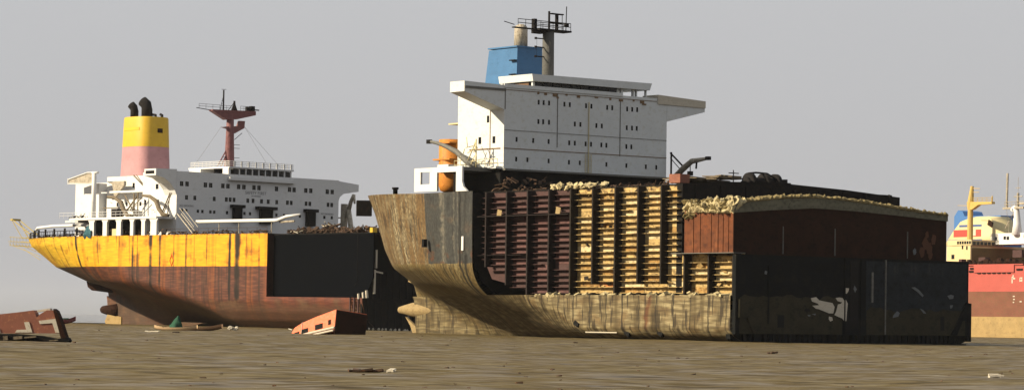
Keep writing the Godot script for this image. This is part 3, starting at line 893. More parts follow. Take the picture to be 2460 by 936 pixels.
	var side := [[26.75, 0.95, [[-56.1, 0.62], [-53.1, 0.62]]], [29.6, 0.95, [[-54.4, 0.5]]]]
	wall(H, Vector3(0, 0, 15.0), Vector3(1, 0, 0), Vector3.UP, -60.9, -51, 22.75, 33.9, side)
	quad(H, Vector3(-60.9, 22.7, -15), Vector3(-60.9, 33.9, -15), Vector3(-51, 33.9, -15), Vector3(-51, 22.7, -15))
	quad(H, Vector3(-60.9, 22.7, 15), Vector3(-60.9, 33.9, 15), Vector3(-60.9, 33.9, -15), Vector3(-60.9, 22.7, -15))
	quad(H, Vector3(-60.9, 33.1, 15), Vector3(-51, 33.1, 15), Vector3(-51, 33.1, -15), Vector3(-60.9, 33.1, -15))
	quad(H, Vector3(-60.9, 22.75, 15), Vector3(-51, 22.75, 15), Vector3(-51, 22.75, -15), Vector3(-60.9, 22.75, -15))
	var house := part(H, "deckhouse", M.white_paint, S, "tall white accommodation block with rows of small dark windows")
	for row in rows:
		for z in row[2]:
			bx("window", house, M.glass_dark, Vector3(-51.14, row[0], z), Vector3(0.1, row[1] + 0.1, W + 0.1))
	for row in side:
		for w in row[2]:
			bx("window", house, M.glass_dark, Vector3(w[0], row[0], 14.86), Vector3(w[1] + 0.1, row[1] + 0.1, 0.1))
	# rusty weld seams and drain pipes
	for k in [[28.03, 15.0, -15.0, 0.05], [25.56, 15.0, -15.0, 0.09], [33.45, 15.0, -13.0, 0.07]]:
		bx("weld_seam", house, M.rust_stain if k[3] > 0.06 else M.gray_steel, Vector3(-50.97, k[0], (k[1] + k[2]) * 0.5), Vector3(0.06, k[3], k[1] - k[2]))
	for k in [[5.5, 26.1, 33.4], [-6.1, 25.4, 33.2], [14.85, 30.8, 33.6]]:
		bx("weld_seam", house, M.gray_steel, Vector3(-50.97, (k[1] + k[2]) * 0.5, k[0]), Vector3(0.06, k[2] - k[1], 0.11))
	st = mb()
	bar(st, Vector3(-50.9, 22.8, -0.2), Vector3(-50.9, 32.6, -0.2), 0.07)
	part(st, "drain_pipe", M.cream_paint, house)
	st = mb()
	for k in 9:
		var q := Vector3(-50.85, 22.9 + k * 0.3, 0.4)
		bar(st, q, q + Vector3(0, 0, -1.1), 0.03, 4)
	bar(st, Vector3(-50.85, 22.8, 0.4), Vector3(-50.85, 25.4, 0.4), 0.04, 4)
	bar(st, Vector3(-50.85, 22.8, -0.7), Vector3(-50.85, 25.4, -0.7), 0.04, 4)
	part(st, "ladder", M.cream_paint, house)
	for k in [[9.0, 33.35], [7.7, 33.3], [6.0, 33.2], [5.5, 32.9], [3.9, 33.4], [1.7, 33.3], [-1.6, 33.35], [-4.2, 33.3], [-6.2, 33.2], [-8.6, 33.3], [-10.2, 33.2], [-10.6, 32.9]]:
		bx("rust_patch", house, M.rust_stain, Vector3(-50.96, k[1], k[0]), Vector3(0.05, 0.16 + r.randf() * 0.3, 0.3 + r.randf() * 0.6))
	bx("rust_band", house, M.rust_stain, Vector3(-55.0, 25.55, 15.03), Vector3(6.6, 0.16, 0.06))
	bx("weld_seam", house, M.rust_stain, Vector3(-53.9, 27.0, 15.03), Vector3(0.1, 7.6, 0.06))
	# bridge wings
	st = mb()
	prism(st, PackedVector2Array([Vector2(15.02, 30.75), Vector2(22.0, 32.8), Vector2(22.0, 34.2), Vector2(15.02, 34.05)]), Vector3(-54.0, 0, 0), Vector3(0, 0, 1), Vector3.UP, Vector3(3.05, 0, 0))
	var wing := part(st, "bridge_wing", M.white_paint, S)
	bx("rubbing_strip", wing, M.gray_steel, Vector3(-50.9, 33.42, 18.4), Vector3(0.12, 0.3, 7.1))
	st = mb()
	prism(st, PackedVector2Array([Vector2(-15.02, 30.7), Vector2(-22.4, 32.45), Vector2(-22.4, 33.9), Vector2(-15.02, 34.1)]), Vector3(-54.0, 0, 0), Vector3(0, 0, 1), Vector3.UP, Vector3(3.02, 0, 0))
	wing = part(st, "bridge_wing", M.white_paint, S)
	st = mb()
	prism(st, PackedVector2Array([Vector2(-13.15, 33.1), Vector2(-22.45, 33.0), Vector2(-22.45, 34.0), Vector2(-13.15, 34.4)]), Vector3(-54.1, 0, 0), Vector3(0, 0, 1), Vector3.UP, Vector3(3.25, 0, 0))
	part(st, "bulwark", M.mark_white, wing)
	bx("bulwark", house, M.white_paint, Vector3(-50.95, 34.0, 4.3), Vector3(0.14, 0.5, 21.6))
	# wheelhouse
	st = mb()
	prism(st, PackedVector2Array([Vector2(10.1, 34.9), Vector2(10.3, 35.85), Vector2(-11.9, 35.9), Vector2(-11.5, 34.9)]), Vector3(-58.0, 0, 0), Vector3(0, 0, 1), Vector3.UP, Vector3(7.2, 0, 0))
	var wh := part(st, "wheelhouse_roof", M.white_paint, S)
	st = mb()
	bb(st, Vector3(-57.6, 33.1, 9.6), Vector3(-57.3, 34.9, -5.8))
	bb(st, Vector3(-57.4, 33.1, -5.8), Vector3(-52.2, 34.9, -6.0))
	bb(st, Vector3(-57.4, 33.1, 9.4), Vector3(-52.2, 34.9, 9.6))
	part(st, "inner_wall", M.dark_steel, wh)
	for z in [9.6, -6.6, -8.8, -9.4, -11.2]:
		bx("post", wh, M.white_paint, Vector3(-51.4, 34.4, z), Vector3(0.3, 1.2, 0.35 if z > -9 else 0.2))
	for k in 9:
		bx("window_pane", wh, M.glass_dark, Vector3(-51.6, 34.4, 8.6 - k * 1.72), Vector3(0.06, 1.0, 1.5))
	bx("side_window", wh, M.boat_wood, Vector3(-54.4, 34.45, 9.75), Vector3(4.6, 0.5, 0.1))
	bx("post", wh, M.white_paint, Vector3(-57.6, 34.2, 9.9), Vector3(0.5, 1.6, 0.3))
	# funnel, exhaust, mast post
	st = mb()
	var lo := [Vector3(-70.6, 33.1, 2.7), Vector3(-63.2, 33.1, 2.7), Vector3(-63.2, 33.1, -2.5), Vector3(-70.6, 33.1, -2.5)]
	var hi := [Vector3(-69.6, 40.7, 2.45), Vector3(-63.3, 41.0, 2.45), Vector3(-63.3, 41.0, -2.1), Vector3(-69.6, 40.7, -2.1)]
	for k in 4:
		quad(st, lo[k], hi[k], hi[(k + 1) % 4], lo[(k + 1) % 4])
	quad(st, hi[0], hi[1], hi[2], hi[3])
	var fun := part(st, "funnel", M.blue_paint, S, "blue tapered funnel casing with a steel exhaust on top")
	bx("rim", fun, M.blue_paint, Vector3(-66.4, 40.95, 0.2), Vector3(6.5, 0.2, 4.9))
	for h in [39.0, 37.0]:
		bx("rung", fun, M.soot, Vector3(-63.9, h, 2.75), Vector3(1.2, 0.14, 0.5))
	st = mb(true)
	tube(st, [Vector3(-64.6, 40.9, 0.75), Vector3(-64.6, 43.6, 0.75), Vector3(-64.6, 44.0, 0.75), Vector3(-64.6, 44.25, 0.75)], [0.97, 0.95, 0.8, 0.4], 18)
	part(st, "exhaust_pipe", M.exhaust_steel, fun)
	st = mb(true)
	tube(st, [Vector3(-56, 33.1, 3.0), Vector3(-56, 42.7, 3.0)], [0.85, 0.8], 18)
	var mp := part(st, "mast", M.mast_grey, S, "thick grey mast post carrying a railed platform")
	st = mb()
	bb(st, Vector3(-56.9, 42.5, -0.5), Vector3(-55.1, 42.75, 5.4))
	bb(st, Vector3(-56.3, 42.55, 5.4), Vector3(-55.7, 42.7, 9.4))
	box(st, Vector3(-56, 42.3, 5.0), Vector3(0.8, 0.5, 1.6))
	part(st, "platform", M.soot, mp)
	st = mb()
	rail(st, [Vector3(-55.2, 42.75, -0.4), Vector3(-55.2, 42.75, 9.2)], 1.0, 1.2, 0.05, 2)
	rail(st, [Vector3(-56.8, 42.75, -0.4), Vector3(-56.8, 42.75, 5.2)], 1.0, 1.4, 0.05, 2)
	part(st, "railing", M.soot, mp)
	st = mb()
	bar(st, Vector3(-56, 42.7, 2.9), Vector3(-56, 45.3, 2.9), 0.16)
	bar(st, Vector3(-56, 42.7, 1.5), Vector3(-56, 45.0, 1.5), 0.26)
	box(st, Vector3(-56, 45.0, 1.5), Vector3(0.5, 0.16, 2.2))
	box(st, Vector3(-56, 43.8, 1.6), Vector3(0.5, 0.16, 2.4))
	bar(st, Vector3(-56, 42.7, 0.5), Vector3(-56, 45.0, 0.5), 0.05)
	bar(st, Vector3(-56, 42.7, -0.2), Vector3(-56, 46.2, -0.3), 0.07)
	box(st, Vector3(-56, 43.6, -0.3), Vector3(0.5, 0.5, 0.5))
	box(st, Vector3(-56, 43.4, 5.6), Vector3(0.6, 1.3, 0.5))
	bar(st, Vector3(-56, 43.0, 9.2), Vector3(-56, 43.3, 11.0), 0.06)
	part(st, "aerials", M.soot, mp)
	st = mb()
	for h in [41.4, 40.2, 38.9]:
		bar(st, Vector3(-56, h, 3.8), Vector3(-56, h, 5.4), 0.09)
		box(st, Vector3(-56, h, 5.3), Vector3(0.25, 0.3, 0.25))
	bar(st, Vector3(-56, 38.9, 5.1), Vector3(-56, 41.4, 5.1), 0.02)
	part(st, "lamp_bracket", M.soot, mp)
	# burnt lower tier under the house
	st = mb()
	bb(st, Vector3(-61.5, 19.4, -15.3), Vector3(-51.4, 22.7, 15.2))
	part(st, "lower_tier", M.dark_steel, S)
	st = mb()
	bb(st, Vector3(-50.95, 22.55, -15.2), Vector3(-50.4, 22.8, 15.2))
	part(st, "tier_edge", M.gray_steel, S)
	st = mb()
	heap(r, st, Vector3(-50, 19.5, 17), Vector3(-48, 19.5, -12), 120, 0.9, 2.2)
	heap(r, st, Vector3(-46, 19.4, 17.5), Vector3(-13, 19.5, 17.5), 90, 0.5, 0.35)
	part(st, "deck_scrap", M.scrap, S).set_meta("kind", "stuff")
	st = mb()
	for k in 70:
		var p := Vector3(r.randf_range(-36.5, -26.2), 19.5 + r.randf() * 0.45, r.randf_range(18.0, 19.2))
		box(st, p, Vector3(r.randf_range(0.3, 0.8), r.randf_range(0.1, 0.26), r.randf_range(0.3, 0.8)), Basis.from_euler(Vector3(r.randf(), r.randf() * 3.0, r.randf())))
	part(st, "foam_rubble", M.foam, S).set_meta("kind", "stuff")
	# boat deck frame on the near quarter
	var fr := mb()
	wall(fr, Vector3(0, 0, 20.4), Vector3(1, 0, 0), Vector3.UP, -63.6, -58.6, 19.75, 22.95, [[21.55, 1.65, [[-61.2, 2.0]]]])
	wall(fr, Vector3(0, 0, 20.1), Vector3(1, 0, 0), Vector3.UP, -63.6, -58.6, 19.75, 22.95, [[21.55, 1.65, [[-61.2, 2.0]]]])
	bb(fr, Vector3(-62.2, 20.7, 20.1), Vector3(-62.25, 22.4, 20.4))
	bb(fr, Vector3(-58.6, 22.25, 20.1), Vector3(-53.2, 23.0, 20.4))
	bb(fr, Vector3(-54.5, 19.6, 20.1), Vector3(-53.2, 22.25, 20.4))
	prism(fr, PackedVector2Array([Vector2(-53.2, 19.6), Vector2(-53.2, 20.9), Vector2(-52.9, 20.2), Vector2(-52.1, 19.6)]), Vector3(0, 0, 20.1), Vector3.RIGHT, Vector3.UP, Vector3(0, 0, 0.3))
	var bd := part(fr, "boat_deck_frame", M.clean_white, S, "white steel frame with a square opening at the deck edge")
	bx("slab", bd, M.gray_steel, Vector3(-57.2, 22.65, 17.7), Vector3(8.2, 0.5, 4.8))
	bx("slab", bd, M.clean_white, Vector3(-52.6, 22.95, 15.6), Vector3(2.6, 0.3, 1.0))
	st = mb(true)
	tube(st, [Vector3(-66.0, 20.0, 12), Vector3(-66.0, 20.3, 12), Vector3(-66.0, 21.0, 12), Vector3(-66.0, 27.4, 12)], [0.9, 1.5, 1.75, 1.75], 20)
	var tank := part(st, "orange_tank", M.orange_paint, S, "orange upright tank behind the white deck frame")
	for h in [26.9, 24.6]:
		bx("band", tank, M.orange_paint, Vector3(-66.0, h, 12), Vector3(3.7, 0.2, 3.7))
	bx("white_box", tank, M.clean_white, Vector3(-64.5, 23.3, 14.0), Vector3(2.4, 1.0, 1.4))
	st = mb(true)
	tube(st, [Vector3(-64.5, 26.85, 17), Vector3(-63.0, 26.6, 17), Vector3(-61.1, 26.1, 17), Vector3(-58.6, 25.2, 17), Vector3(-56.5, 23.9, 17), Vector3(-54.6, 23.0, 17)], [0.2, 0.24, 0.3, 0.38, 0.42, 0.4], 10)
	var dv := part(st, "davit", M.gray_steel, S)
	bx("head", dv, M.soot, Vector3(-64.7, 26.85, 17), Vector3(0.7, 0.55, 0.5))
	rod("fall", dv, M.cream_paint, Vector3(-61.6, 26.1, 17), Vector3(-61.6, 23.6, 17), 0.03)
	for k in 14:
		var a := Vector3(r.randf_range(-57.5, -53.4), r.randf_range(23.2, 26.0), 17.4)
		rod("tackle", dv, M.cream_paint, a, a + Vector3(r.randf_range(-1.6, 1.6), r.randf_range(-1.0, 1.4), r.randf_range(-1.0, 0.2)), 0.06)
	rod("strut", dv, M.cream_paint, Vector3(-54.2, 23.0, 17.2), Vector3(-54.2, 26.8, 17.2), 0.1)
	rod("strut", dv, M.cream_paint, Vector3(-56.4, 23.2, 17.2), Vector3(-54.2, 26.6, 17.2), 0.08)
	st = mb()
	rail(st, [Vector3(-60.5, 23.0, 15.9), Vector3(-51.2, 23.0, 15.9)], 1.1, 1.3, 0.04, 2)
	part(st, "railing", M.cream_paint, S)
	st = mb()
	bb(st, Vector3(-63.0, 29.2, 13.5), Vector3(-60.9, 29.4, 15.0))
	part(st, "light_shelf", M.cream_paint, S)
	# far davit
	st = mb(true)
	tube(st, [Vector3(-50.0, 22.9, -15.8), Vector3(-48.2, 24.1, -15.8), Vector3(-46.6, 25.0, -15.8), Vector3(-43.3, 25.3, -15.8)], [0.42, 0.45, 0.4, 0.2], 10)
	dv = part(st, "davit", M.exhaust_steel, S)
	rod("strut", dv, M.soot, Vector3(-50.6, 26.3, -15.4), Vector3(-48.0, 24.2, -15.6), 0.12)
	rod("strut", dv, M.soot, Vector3(-50.6, 25.6, -15.4), Vector3(-48.6, 23.8, -15.6), 0.06)
	rod("post", dv, M.soot, Vector3(-50.4, 22.8, -15.4), Vector3(-50.4, 26.4, -15.4), 0.14)
	rod("fall", dv, M.soot, Vector3(-45.6, 25.0, -15.8), Vector3(-45.7, 23.9, -15.8), 0.14)
	rod("fall", dv, M.soot, Vector3(-46.9, 24.6, -15.8), Vector3(-46.9, 23.2, -15.8), 0.07)
	bx("hook_block", dv, M.soot, Vector3(-46.9, 23.3, -15.8), Vector3(0.6, 0.6, 0.6))
	bx("head", dv, M.soot, Vector3(-43.3, 25.3, -15.8), Vector3(0.7, 0.5, 0.5))
	# things left on the cut deck
	bx("red_locker", S, M.brick_red, Vector3(-13.6, 20.2, 17.6), Vector3(1.8, 1.1, 1.8), Basis(Vector3.UP, 0.1))
	st = mb()
	for k in 34:
		box(st, Vector3(-14.0 - r.randf() * 4.0, 20.0 + r.randf() * 1.0, r.randf_range(6.0, 15.6)), Vector3(r.randf_range(1.0, 3.0), 0.12, r.randf_range(1.0, 4.0)), Basis.from_euler(Vector3(r.randf_range(-0.08, 0.08), r.randf_range(-0.4, 0.4), r.randf_range(-0.08, 0.08))))
	part(st, "plate_stack", M.weathered_brown, S, "low pile of rusty orange plates on the cut deck")
	st = mb()
	bar(st, Vector3(-12.4, 20.0, 9.4), Vector3(-12.4, 21.6, 9.4), 0.07)
	bar(st, Vector3(-12.4, 21.2, 10.2), Vector3(-12.4, 21.2, 8.5), 0.07)
	part(st, "vent_post", M.soot, S)
	var wn := mb(true)
	for z in [6.6, 4.0, 2.0]:
		tube(wn, [Vector3(-12.6, 20.3, z + 0.05), Vector3(-12.6, 20.3, z - 0.5)], [1.1], 18)
	tube(wn, [Vector3(-12.6, 20.3, 7.0), Vector3(-12.6, 20.3, 1.4)], [0.55], 12)
	tube(wn, [Vector3(-12.6, 21.3, 6.6), Vector3(-12.6, 21.45, 5.2), Vector3(-12.6, 21.4, 3.2), Vector3(-12.6, 20.9, 1.9)], [0.12], 8)
	var wi := part(wn, "winch", M.soot, S, "black winch drums on the cut deck edge")
	bx("bed", wi, M.soot, Vector3(-12.4, 19.85, 3.6), Vector3(1.6, 0.9, 7.4))
	bx("motor", wi, M.soot, Vector3(-12.4, 20.3, 0.4), Vector3(0.9, 0.9, 0.5))

func red_plate() -> SurfaceTool:
	var st := mb()
	prism(st, PackedVector2Array([Vector2(-49.9, 19.3), Vector2(-49.9, 10.2), Vector2(-48.3, 7.8), Vector2(-45.0, 7.2), Vector2(-41.6, 6.4), Vector2(-38.6, 5.6), Vector2(-38.4, 4.6), Vector2(-31.4, 4.6), Vector2(-31.4, 19.3)]), Vector3(0, 0, 18.9), Vector3.RIGHT, Vector3.UP, Vector3(0, 0, 0.1))
	return st

func ribbed_plate(x0: float, x1: float, h0: float, h1: float) -> SurfaceTool:
	var st := mb()
	bb(st, Vector3(x0, h0, 18.9), Vector3(x1, h1, 19.0))
	return st

# ragged insulation layer along the top of the tank block
func insulation(parent: Node) -> void:
	var n := FastNoiseLite.new()
	n.seed = 77
	n.frequency = 0.35
	n.fractal_octaves = 4
	var path := []
	for k in 90:
		path.append([Vector3(lerpf(-11.4, -2.5, k / 89.0), 0, 18.95), Vector3(0, 0, 1), lerpf(15.9, 15.6, k / 89.0), lerpf(16.9, 17.3, k / 89.0), 0.5])
	var near := path.size()
	for k in range(1, 280):
		var z := lerpf(18.95, -19.8, k / 279.0)
		var top := lerpf(17.3, 18.25, smoothstep(19.0, 6.0, z)) if z > 6.0 else lerpf(18.25, 16.85, smoothstep(4.0, -21.0, z))
		var low := top - lerpf(0.3, 1.5, smoothstep(17.0, 19.0, z))
		path.append([Vector3(-2.45, 0, z), Vector3(1, 0, 0), low, top, 0.1 if z < 17.0 else 0.4])
	var st := mb(true)
	var prev := []
	var count := 0
	for p in path:
		count += 1
		if count == near + 14:
			part(st, "insulation", M.foam, parent, "crumpled cream insulation hanging over the tank block's near top edge")
			st = mb(true)
		var now := []
		var a: float = p[4]
		var sections := [[0.0, 0.0], [0.1, 0.02], [0.12, 0.2], [0.13, 0.4], [0.13, 0.6], [0.12, 0.8], [0.06, 0.93], [-0.1, 1.0], [-0.5, 1.02], [-1.1, 1.0], [-1.8, 0.88]]
		for k in sections.size():
			var s: Array = sections[k]
			var q: Vector3 = p[0] + p[1] * s[0] + Vector3.UP * lerpf(p[2], p[3], s[1])
			var d := n.get_noise_3d(q.x * 4.5, q.y * 5.0, q.z * 4.5)
			var e := n.get_noise_3d(q.x * 4.0 + 90.0, q.y * 3.0, q.z * 4.0)
			if k > 0:
				q += p[1] * (d * a * 2.2 + absf(d) * a) + Vector3.UP * e * (a * 1.4 * s[1] + (0.5 if s[1] > 0.78 else 0.0))
			now.append(q)
		if prev:
			for k in now.size() - 1:
				quad(st, prev[k], prev[k + 1], now[k + 1], now[k])
		prev = now
	part(st, "insulation_crust", M.mossy_crust, parent, "thin mossy crust of old insulation along the front top edge")
	var r := RandomNumberGenerator.new()
	r.seed = 5
	st = mb()
	for k in 60:
		var p := Vector3(r.randf_range(-11.2, -3.5), 15.2 + r.randf() * 0.8 if k % 3 else 17.2, 19.15)
		if p.x > -9.0 and p.y < 16.5: p.y += 0.9
		box(st, p, Vector3(r.randf_range(0.2, 0.7), r.randf_range(0.2, 0.6), 0.2), Basis.from_euler(Vector3(r.randf(), r.randf(), r.randf() * 3.0)))
	for k in 90:
		var p := Vector3(-2.6 - r.randf() * 2.0, 18.0, r.randf_range(-14.0, 14.0))
		p.y = lerpf(18.3, 17.2, absf(p.z - 4.0) / 18.0)
		box(st, p, Vector3(r.randf_range(0.2, 0.6), r.randf_range(0.05, 0.3), r.randf_range(0.3, 1.0)), Basis.from_euler(Vector3(r.randf_range(-0.4, 0.4), r.randf() * 3.0, r.randf_range(-0.4, 0.4))))
	part(st, "loose_foam", M.mossy_crust, parent).set_meta("kind", "stuff")

# ------------------------------------------------------------------ the yellow ship
func yellow_ship() -> void:
	var r := RandomNumberGenerator.new()
	r.seed = 23
	var S := thing("beached_ship", "yellow-hulled beached ship with white deckhouse and yellow and pink funnel", "ship", Vector3(-26.29, 0.404, -545.427), ship_basis(-50, -1.2), "ships beached for scrapping")
	var uv := [-115.0, 29.0, -1.2, 18.2]
	part(shell(HULL_YELLOW, -0.4, 5.75, 17.3, 30, 90, uv), "upper_shell", M.yellow_shell, S, "yellow topsides over brown plating with black runs")
	part(shell(HULL_YELLOW, 28.5, -1.2, 5.75, 18, 110, uv, 0.5), "lower_shell", M.yellow_shell, S, "brown lower plating")
	part(sheet(HULL_YELLOW, -0.4, 17.28, 50), "weather_deck", M.dark_steel, S)
	var st := mb()
	bb(st, Vector3(-2.5, 17.0, -23.9), Vector3(29.0, 17.2, 22.6))
	part(st, "cargo_deck", M.dark_steel, S)
	# load mark
	st = mb()
	for k in 4:
		var c := [Vector3(-32.4, 12.4, 24.03), Vector3(-31.8, 13.5, 24.03), Vector3(-31.2, 12.4, 24.03), Vector3(-31.8, 11.4, 24.03)]
		bar(st, c[k], c[(k + 1) % 4], 0.09, 4)
	part(st, "diamond_mark", M.mark_red, S)
	# rudder stump, boss
	st = mb()
	prism(st, PackedVector2Array([Vector2(-90, 8.6), Vector2(-100.2, 8.8), Vector2(-99.6, 7.6), Vector2(-98, 6.9), Vector2(-90, 6.4)]), Vector3(0, 0, -0.6), Vector3.RIGHT, Vector3.UP, Vector3(0, 0, 1.2))
	part(st, "rudder_horn", M.dark_rust, S)
	st = mb(true)
	tube(st, [Vector3(-88, 2.8, 0), Vector3(-92, 2.8, 0), Vector3(-94.2, 2.85, 0), Vector3(-94.9, 2.85, 0)], [1.5, 1.1, 0.8, 0.4], 14)
	part(st, "propeller_boss", M.dark_rust, S)
	st = mb()
	prism(st, PackedVector2Array([Vector2(-86, 1.4), Vector2(-91.4, 1.9), Vector2(-92.4, 0.4), Vector2(-91.6, -0.6), Vector2(-86, -0.8)]), Vector3(0, 0, -0.7), Vector3.RIGHT, Vector3.UP, Vector3(0, 0, 1.4))
	part(st, "sole_piece", M.tan_stain, S)
	# black-coated tank side laid bare forward of the yellow plating
	st = mb()
	prism(st, PackedVector2Array([Vector2(-2.6, 5.2), Vector2(23.0, 5.2), Vector2(26.2, 6.0), Vector2(28.4, 7.3), Vector2(29.6, 9.4), Vector2(29.6, 17.15), Vector2(-2.6, 17.15)]), Vector3(0, 0, 22.2), Vector3.RIGHT, Vector3.UP, Vector3(0, 0, 0.3))
	var T := part(st, "tank_side", M.black_coat, S, "smooth black tank wall where the side plating is gone")
	st = mb(true)
	tube(st, [Vector3(25.0, 16.8, 22.56), Vector3(25.1, 9.0, 22.56), Vector3(24.9, 8.3, 22.56), Vector3(24.4, 7.9, 22.56)], [0.07], 6)
	part(st, "pipe", M.soot, T)
	bx("cut_edge", T, M.dark_rust, Vector3(-0.45, 11.5, 23.2), Vector3(0.06, 11.4, 1.5))
	# forward end
	st = mb()
	bb(st, Vector3(27.9, -1.0, -23.8), Vector3(28.3, 5.7, 23.8))
	bb(st, Vector3(22.0, 5.4, -23.8), Vector3(28.3, 5.6, 23.9))
	bb(st, Vector3(24.6, 5.6, -23.8), Vector3(25.0, 10.6, 21.6))
	bb(st, Vector3(20.6, 5.6, -23.8), Vector3(21.0, 17.0, 22.0))
	var E := part(st, "forward_bulkhead", M.dark_steel, S, "dark ribbed bulkhead at the cut forward end")
	for k in 16:
		bx("stiffener", E, M.soot, Vector3(25.1, 8.1, 20.5 - k * 1.5), Vector3(0.3, 4.8, 0.14))
		bx("stiffener", E, M.soot, Vector3(28.4, 2.6, 22.5 - k * 1.5), Vector3(0.2, 5.6, 0.14))
	for k in [[12.6, 3.2, 21.3, 0.32], [8.6, 4.2, 21.6, 0.36], [6.4, 1.3, 23.2, 0.4], [6.2, 1.0, 24.0, 0.3], [6.0, 0.9, 25.0, 0.3]]:
		bx("broken_pipe", E, M.mark_white, Vector3(28.6, k[0], k[2] - 0.2), Vector3(0.3, k[1], k[3]), Basis(Vector3(1, 0, 0), 0.12 if k[1] < 2.0 else 0.0))
	bx("broken_pipe", E, M.mark_white, Vector3(28.5, 10.3, 20.4), Vector3(0.2, 0.25, 1.8), Basis(Vector3(1, 0, 0), -0.15))
	bx("broken_pipe", E, M.gray_steel, Vector3(28.5, 3.2, 13.6), Vector3(0.2, 2.0, 0.3))
	for k in 12:
		bx("rubble", E, M.mark_white, Vector3(28.5, 0.35 - k * 0.02, 22.0 - k * 0.95 + r.randf() * 0.4), Vector3(0.3, 0.3, 0.3 + r.randf() * 0.3), Basis.from_euler(Vector3(r.randf(), r.randf(), r.randf())))
	for k in 6:
		bx("rung", S, M.dark_rust, Vector3(26.4, 5.5 - k * 0.5, 24.06), Vector3(2.2, 0.1, 0.16))
	for k in 3:
		bx("rib_end", S, M.red_primer, Vector3(25.2 + k * 1.2, 4.4, 24.08), Vector3(0.25, 2.7, 0.2))
	st = mb()
	heap(r, st, Vector3(3, 17.3, 21), Vector3(28, 17.3, 20), 260, 0.9, 0.9)
	heap(r, st, Vector3(8, 17.3, 18), Vector3(15, 17.3, 20), 60, 1.0, 1.6)
	part(st, "deck_scrap", M.scrap, S).set_meta("kind", "stuff")
	st = mb()
	heap(r, st, Vector3(11, 18.4, 20), Vector3(13.5, 18.6, 20), 8, 0.8, 0.4)
	heap(r, st, Vector3(4, 17.5, 21.5), Vector3(9, 17.4, 21.5), 10, 0.5, 0.3)
	part(st, "pale_scrap", M.mark_white, S).set_meta("kind", "stuff")
	bx("yellow_stump", S, M.yellow_paint, Vector3(28.3, 17.6, 21.6), Vector3(0.8, 0.9, 1.0))

	# deckhouse
	var rows := [
		[22.2, 0.62, 0.55, [18.81, 17.82, 15.12, 14.08, 12.21, 11.32, 8.31, 4.2, 2.86, -3.48, -5.34, -9.2, -15.23, -17.06]],
		[24.75, 0.85, 0.66, [17.81, 15.89, 11.38, 8.53, 7.63, 6.72, 3.46, 2.2, 0.17, -1.44, -3.49, -6.09, -7.02, -10.66, -11.57, -16.08, -17.0]],
		[27.36, 0.92, 0.8, [19.0, 17.75, 13.5, 12.27, 9.42, 8.22, 5.69, 4.44, 2.04, 0.85, -3.38, -6.53, -7.66, -10.52, -11.74, -15.82, -17.05]]]
	var cut := []
	for row in rows:
		var ws := []
		for z in row[3]: ws.append([z, row[2]])
		cut.append([row[0], row[1], ws])
	var H := mb()
	wall(H, Vector3(-36.5, 0, 0), Vector3(0, 0, 1), Vector3.UP, -18.7, 20.1, 17.3, 29.75, cut)
	var side := [[23.9, 0.9, [[-43.0, 0.9], [-47.5, 0.7]]], [26.9, 1.0, [[-43.4, 1.0]]]]
	wall(H, Vector3(0, 0, 20.1), Vector3(1, 0, 0), Vector3.UP, -48.5, -36.5, 17.3, 29.75, side)
	quad(H, Vector3(-48.5, 29.5, 20.1), Vector3(-36.5, 29.5, 20.1), Vector3(-36.5, 29.5, -18.7), Vector3(-48.5, 29.5, -18.7))
	quad(H, Vector3(-48.5, 17.3, 20.1), Vector3(-48.5, 29.5, 20.1), Vector3(-48.5, 29.5, -18.7), Vector3(-48.5, 17.3, -18.7))
	quad(H, Vector3(-48.5, 17.3, -18.7), Vector3(-48.5, 29.5, -18.7), Vector3(-36.5, 29.5, -18.7), Vector3(-36.5, 17.3, -18.7))
	var house := part(H, "deckhouse", M.clean_white, S, "broad white accommodation block with three rows of square windows")
	for row in rows:
		for z in row[3]:
			bx("window", house, M.glass_dark, Vector3(-36.64, row[0], z), Vector3(0.1, row[1] + 0.1, row[2] + 0.1))
			if row[1] > 0.8: bx("mullion", house, M.gray_steel, Vector3(-36.57, row[0], z), Vector3(0.04, row[1] * 0.95, 0.06))
	for row in side:
		for w in row[2]:
			bx("window", house, M.glass_dark, Vector3(w[0], row[0], 19.96), Vector3(w[1] + 0.1, row[1] + 0.1, 0.1))
	# porches over the front doors
	for k in [[6.2, 1.45, 23.5, 21.3, 0.95], [-0.65, 2.3, 23.4, 21.3, 1.4], [-11.5, 1.5, 23.35, 20.6, 1.0]]:
		bx("porch_roof", house, M.soot, Vector3(-35.9, k[2], k[0]), Vector3(1.2, 0.6, k[1] * 2.0))
		bx("porch_body", house, M.dark_steel, Vector3(-36.02, k[2] - 1.56, k[0]), Vector3(0.84, 3.0, k[4] * 2.0))
	text("lettering", "SAFETY FIRST", house, M.letter_gray, Vector3(-36.48, 26.3, 1.6), 5.0, PI / 2)
	text("lettering", "NO SMOKING", house, M.letter_gray, Vector3(-36.48, 25.7, 1.5), 2.2, PI / 2)
	text("lettering", "NO SMOKING", house, M.letter_gray, Vector3(-36.48, 23.15, 17.75), 3.2, PI / 2)
	text("lettering", "NO SMOKING", house, M.letter_gray, Vector3(-36.48, 22.9, -15.9), 3.1, PI / 2)
	# after blocks
	var blk := mb()
	wall(blk, Vector3(0, 0, 16.4), Vector3(1, 0, 0), Vector3.UP, -67.5, -48.5, 17.3, 29.5, [[23.9, 0.8, [[-63.5, 0.6], [-60.0, 0.7], [-55.0, 0.8]]], [27.6, 1.0, [[-62.6, 0.8], [-57.6, 0.8], [-51.5, 1.2]]]])
	quad(blk, Vector3(-67.5, 29.5, 16.4), Vector3(-48.5, 29.5, 16.4), Vector3(-48.5, 29.5, -16), Vector3(-67.5, 29.5, -16))
	quad(blk, Vector3(-67.5, 17.3, 16.4), Vector3(-67.5, 29.5, 16.4), Vector3(-67.5, 29.5, -16), Vector3(-67.5, 17.3, -16))
	var ab := part(blk, "after_house", M.clean_white, S)
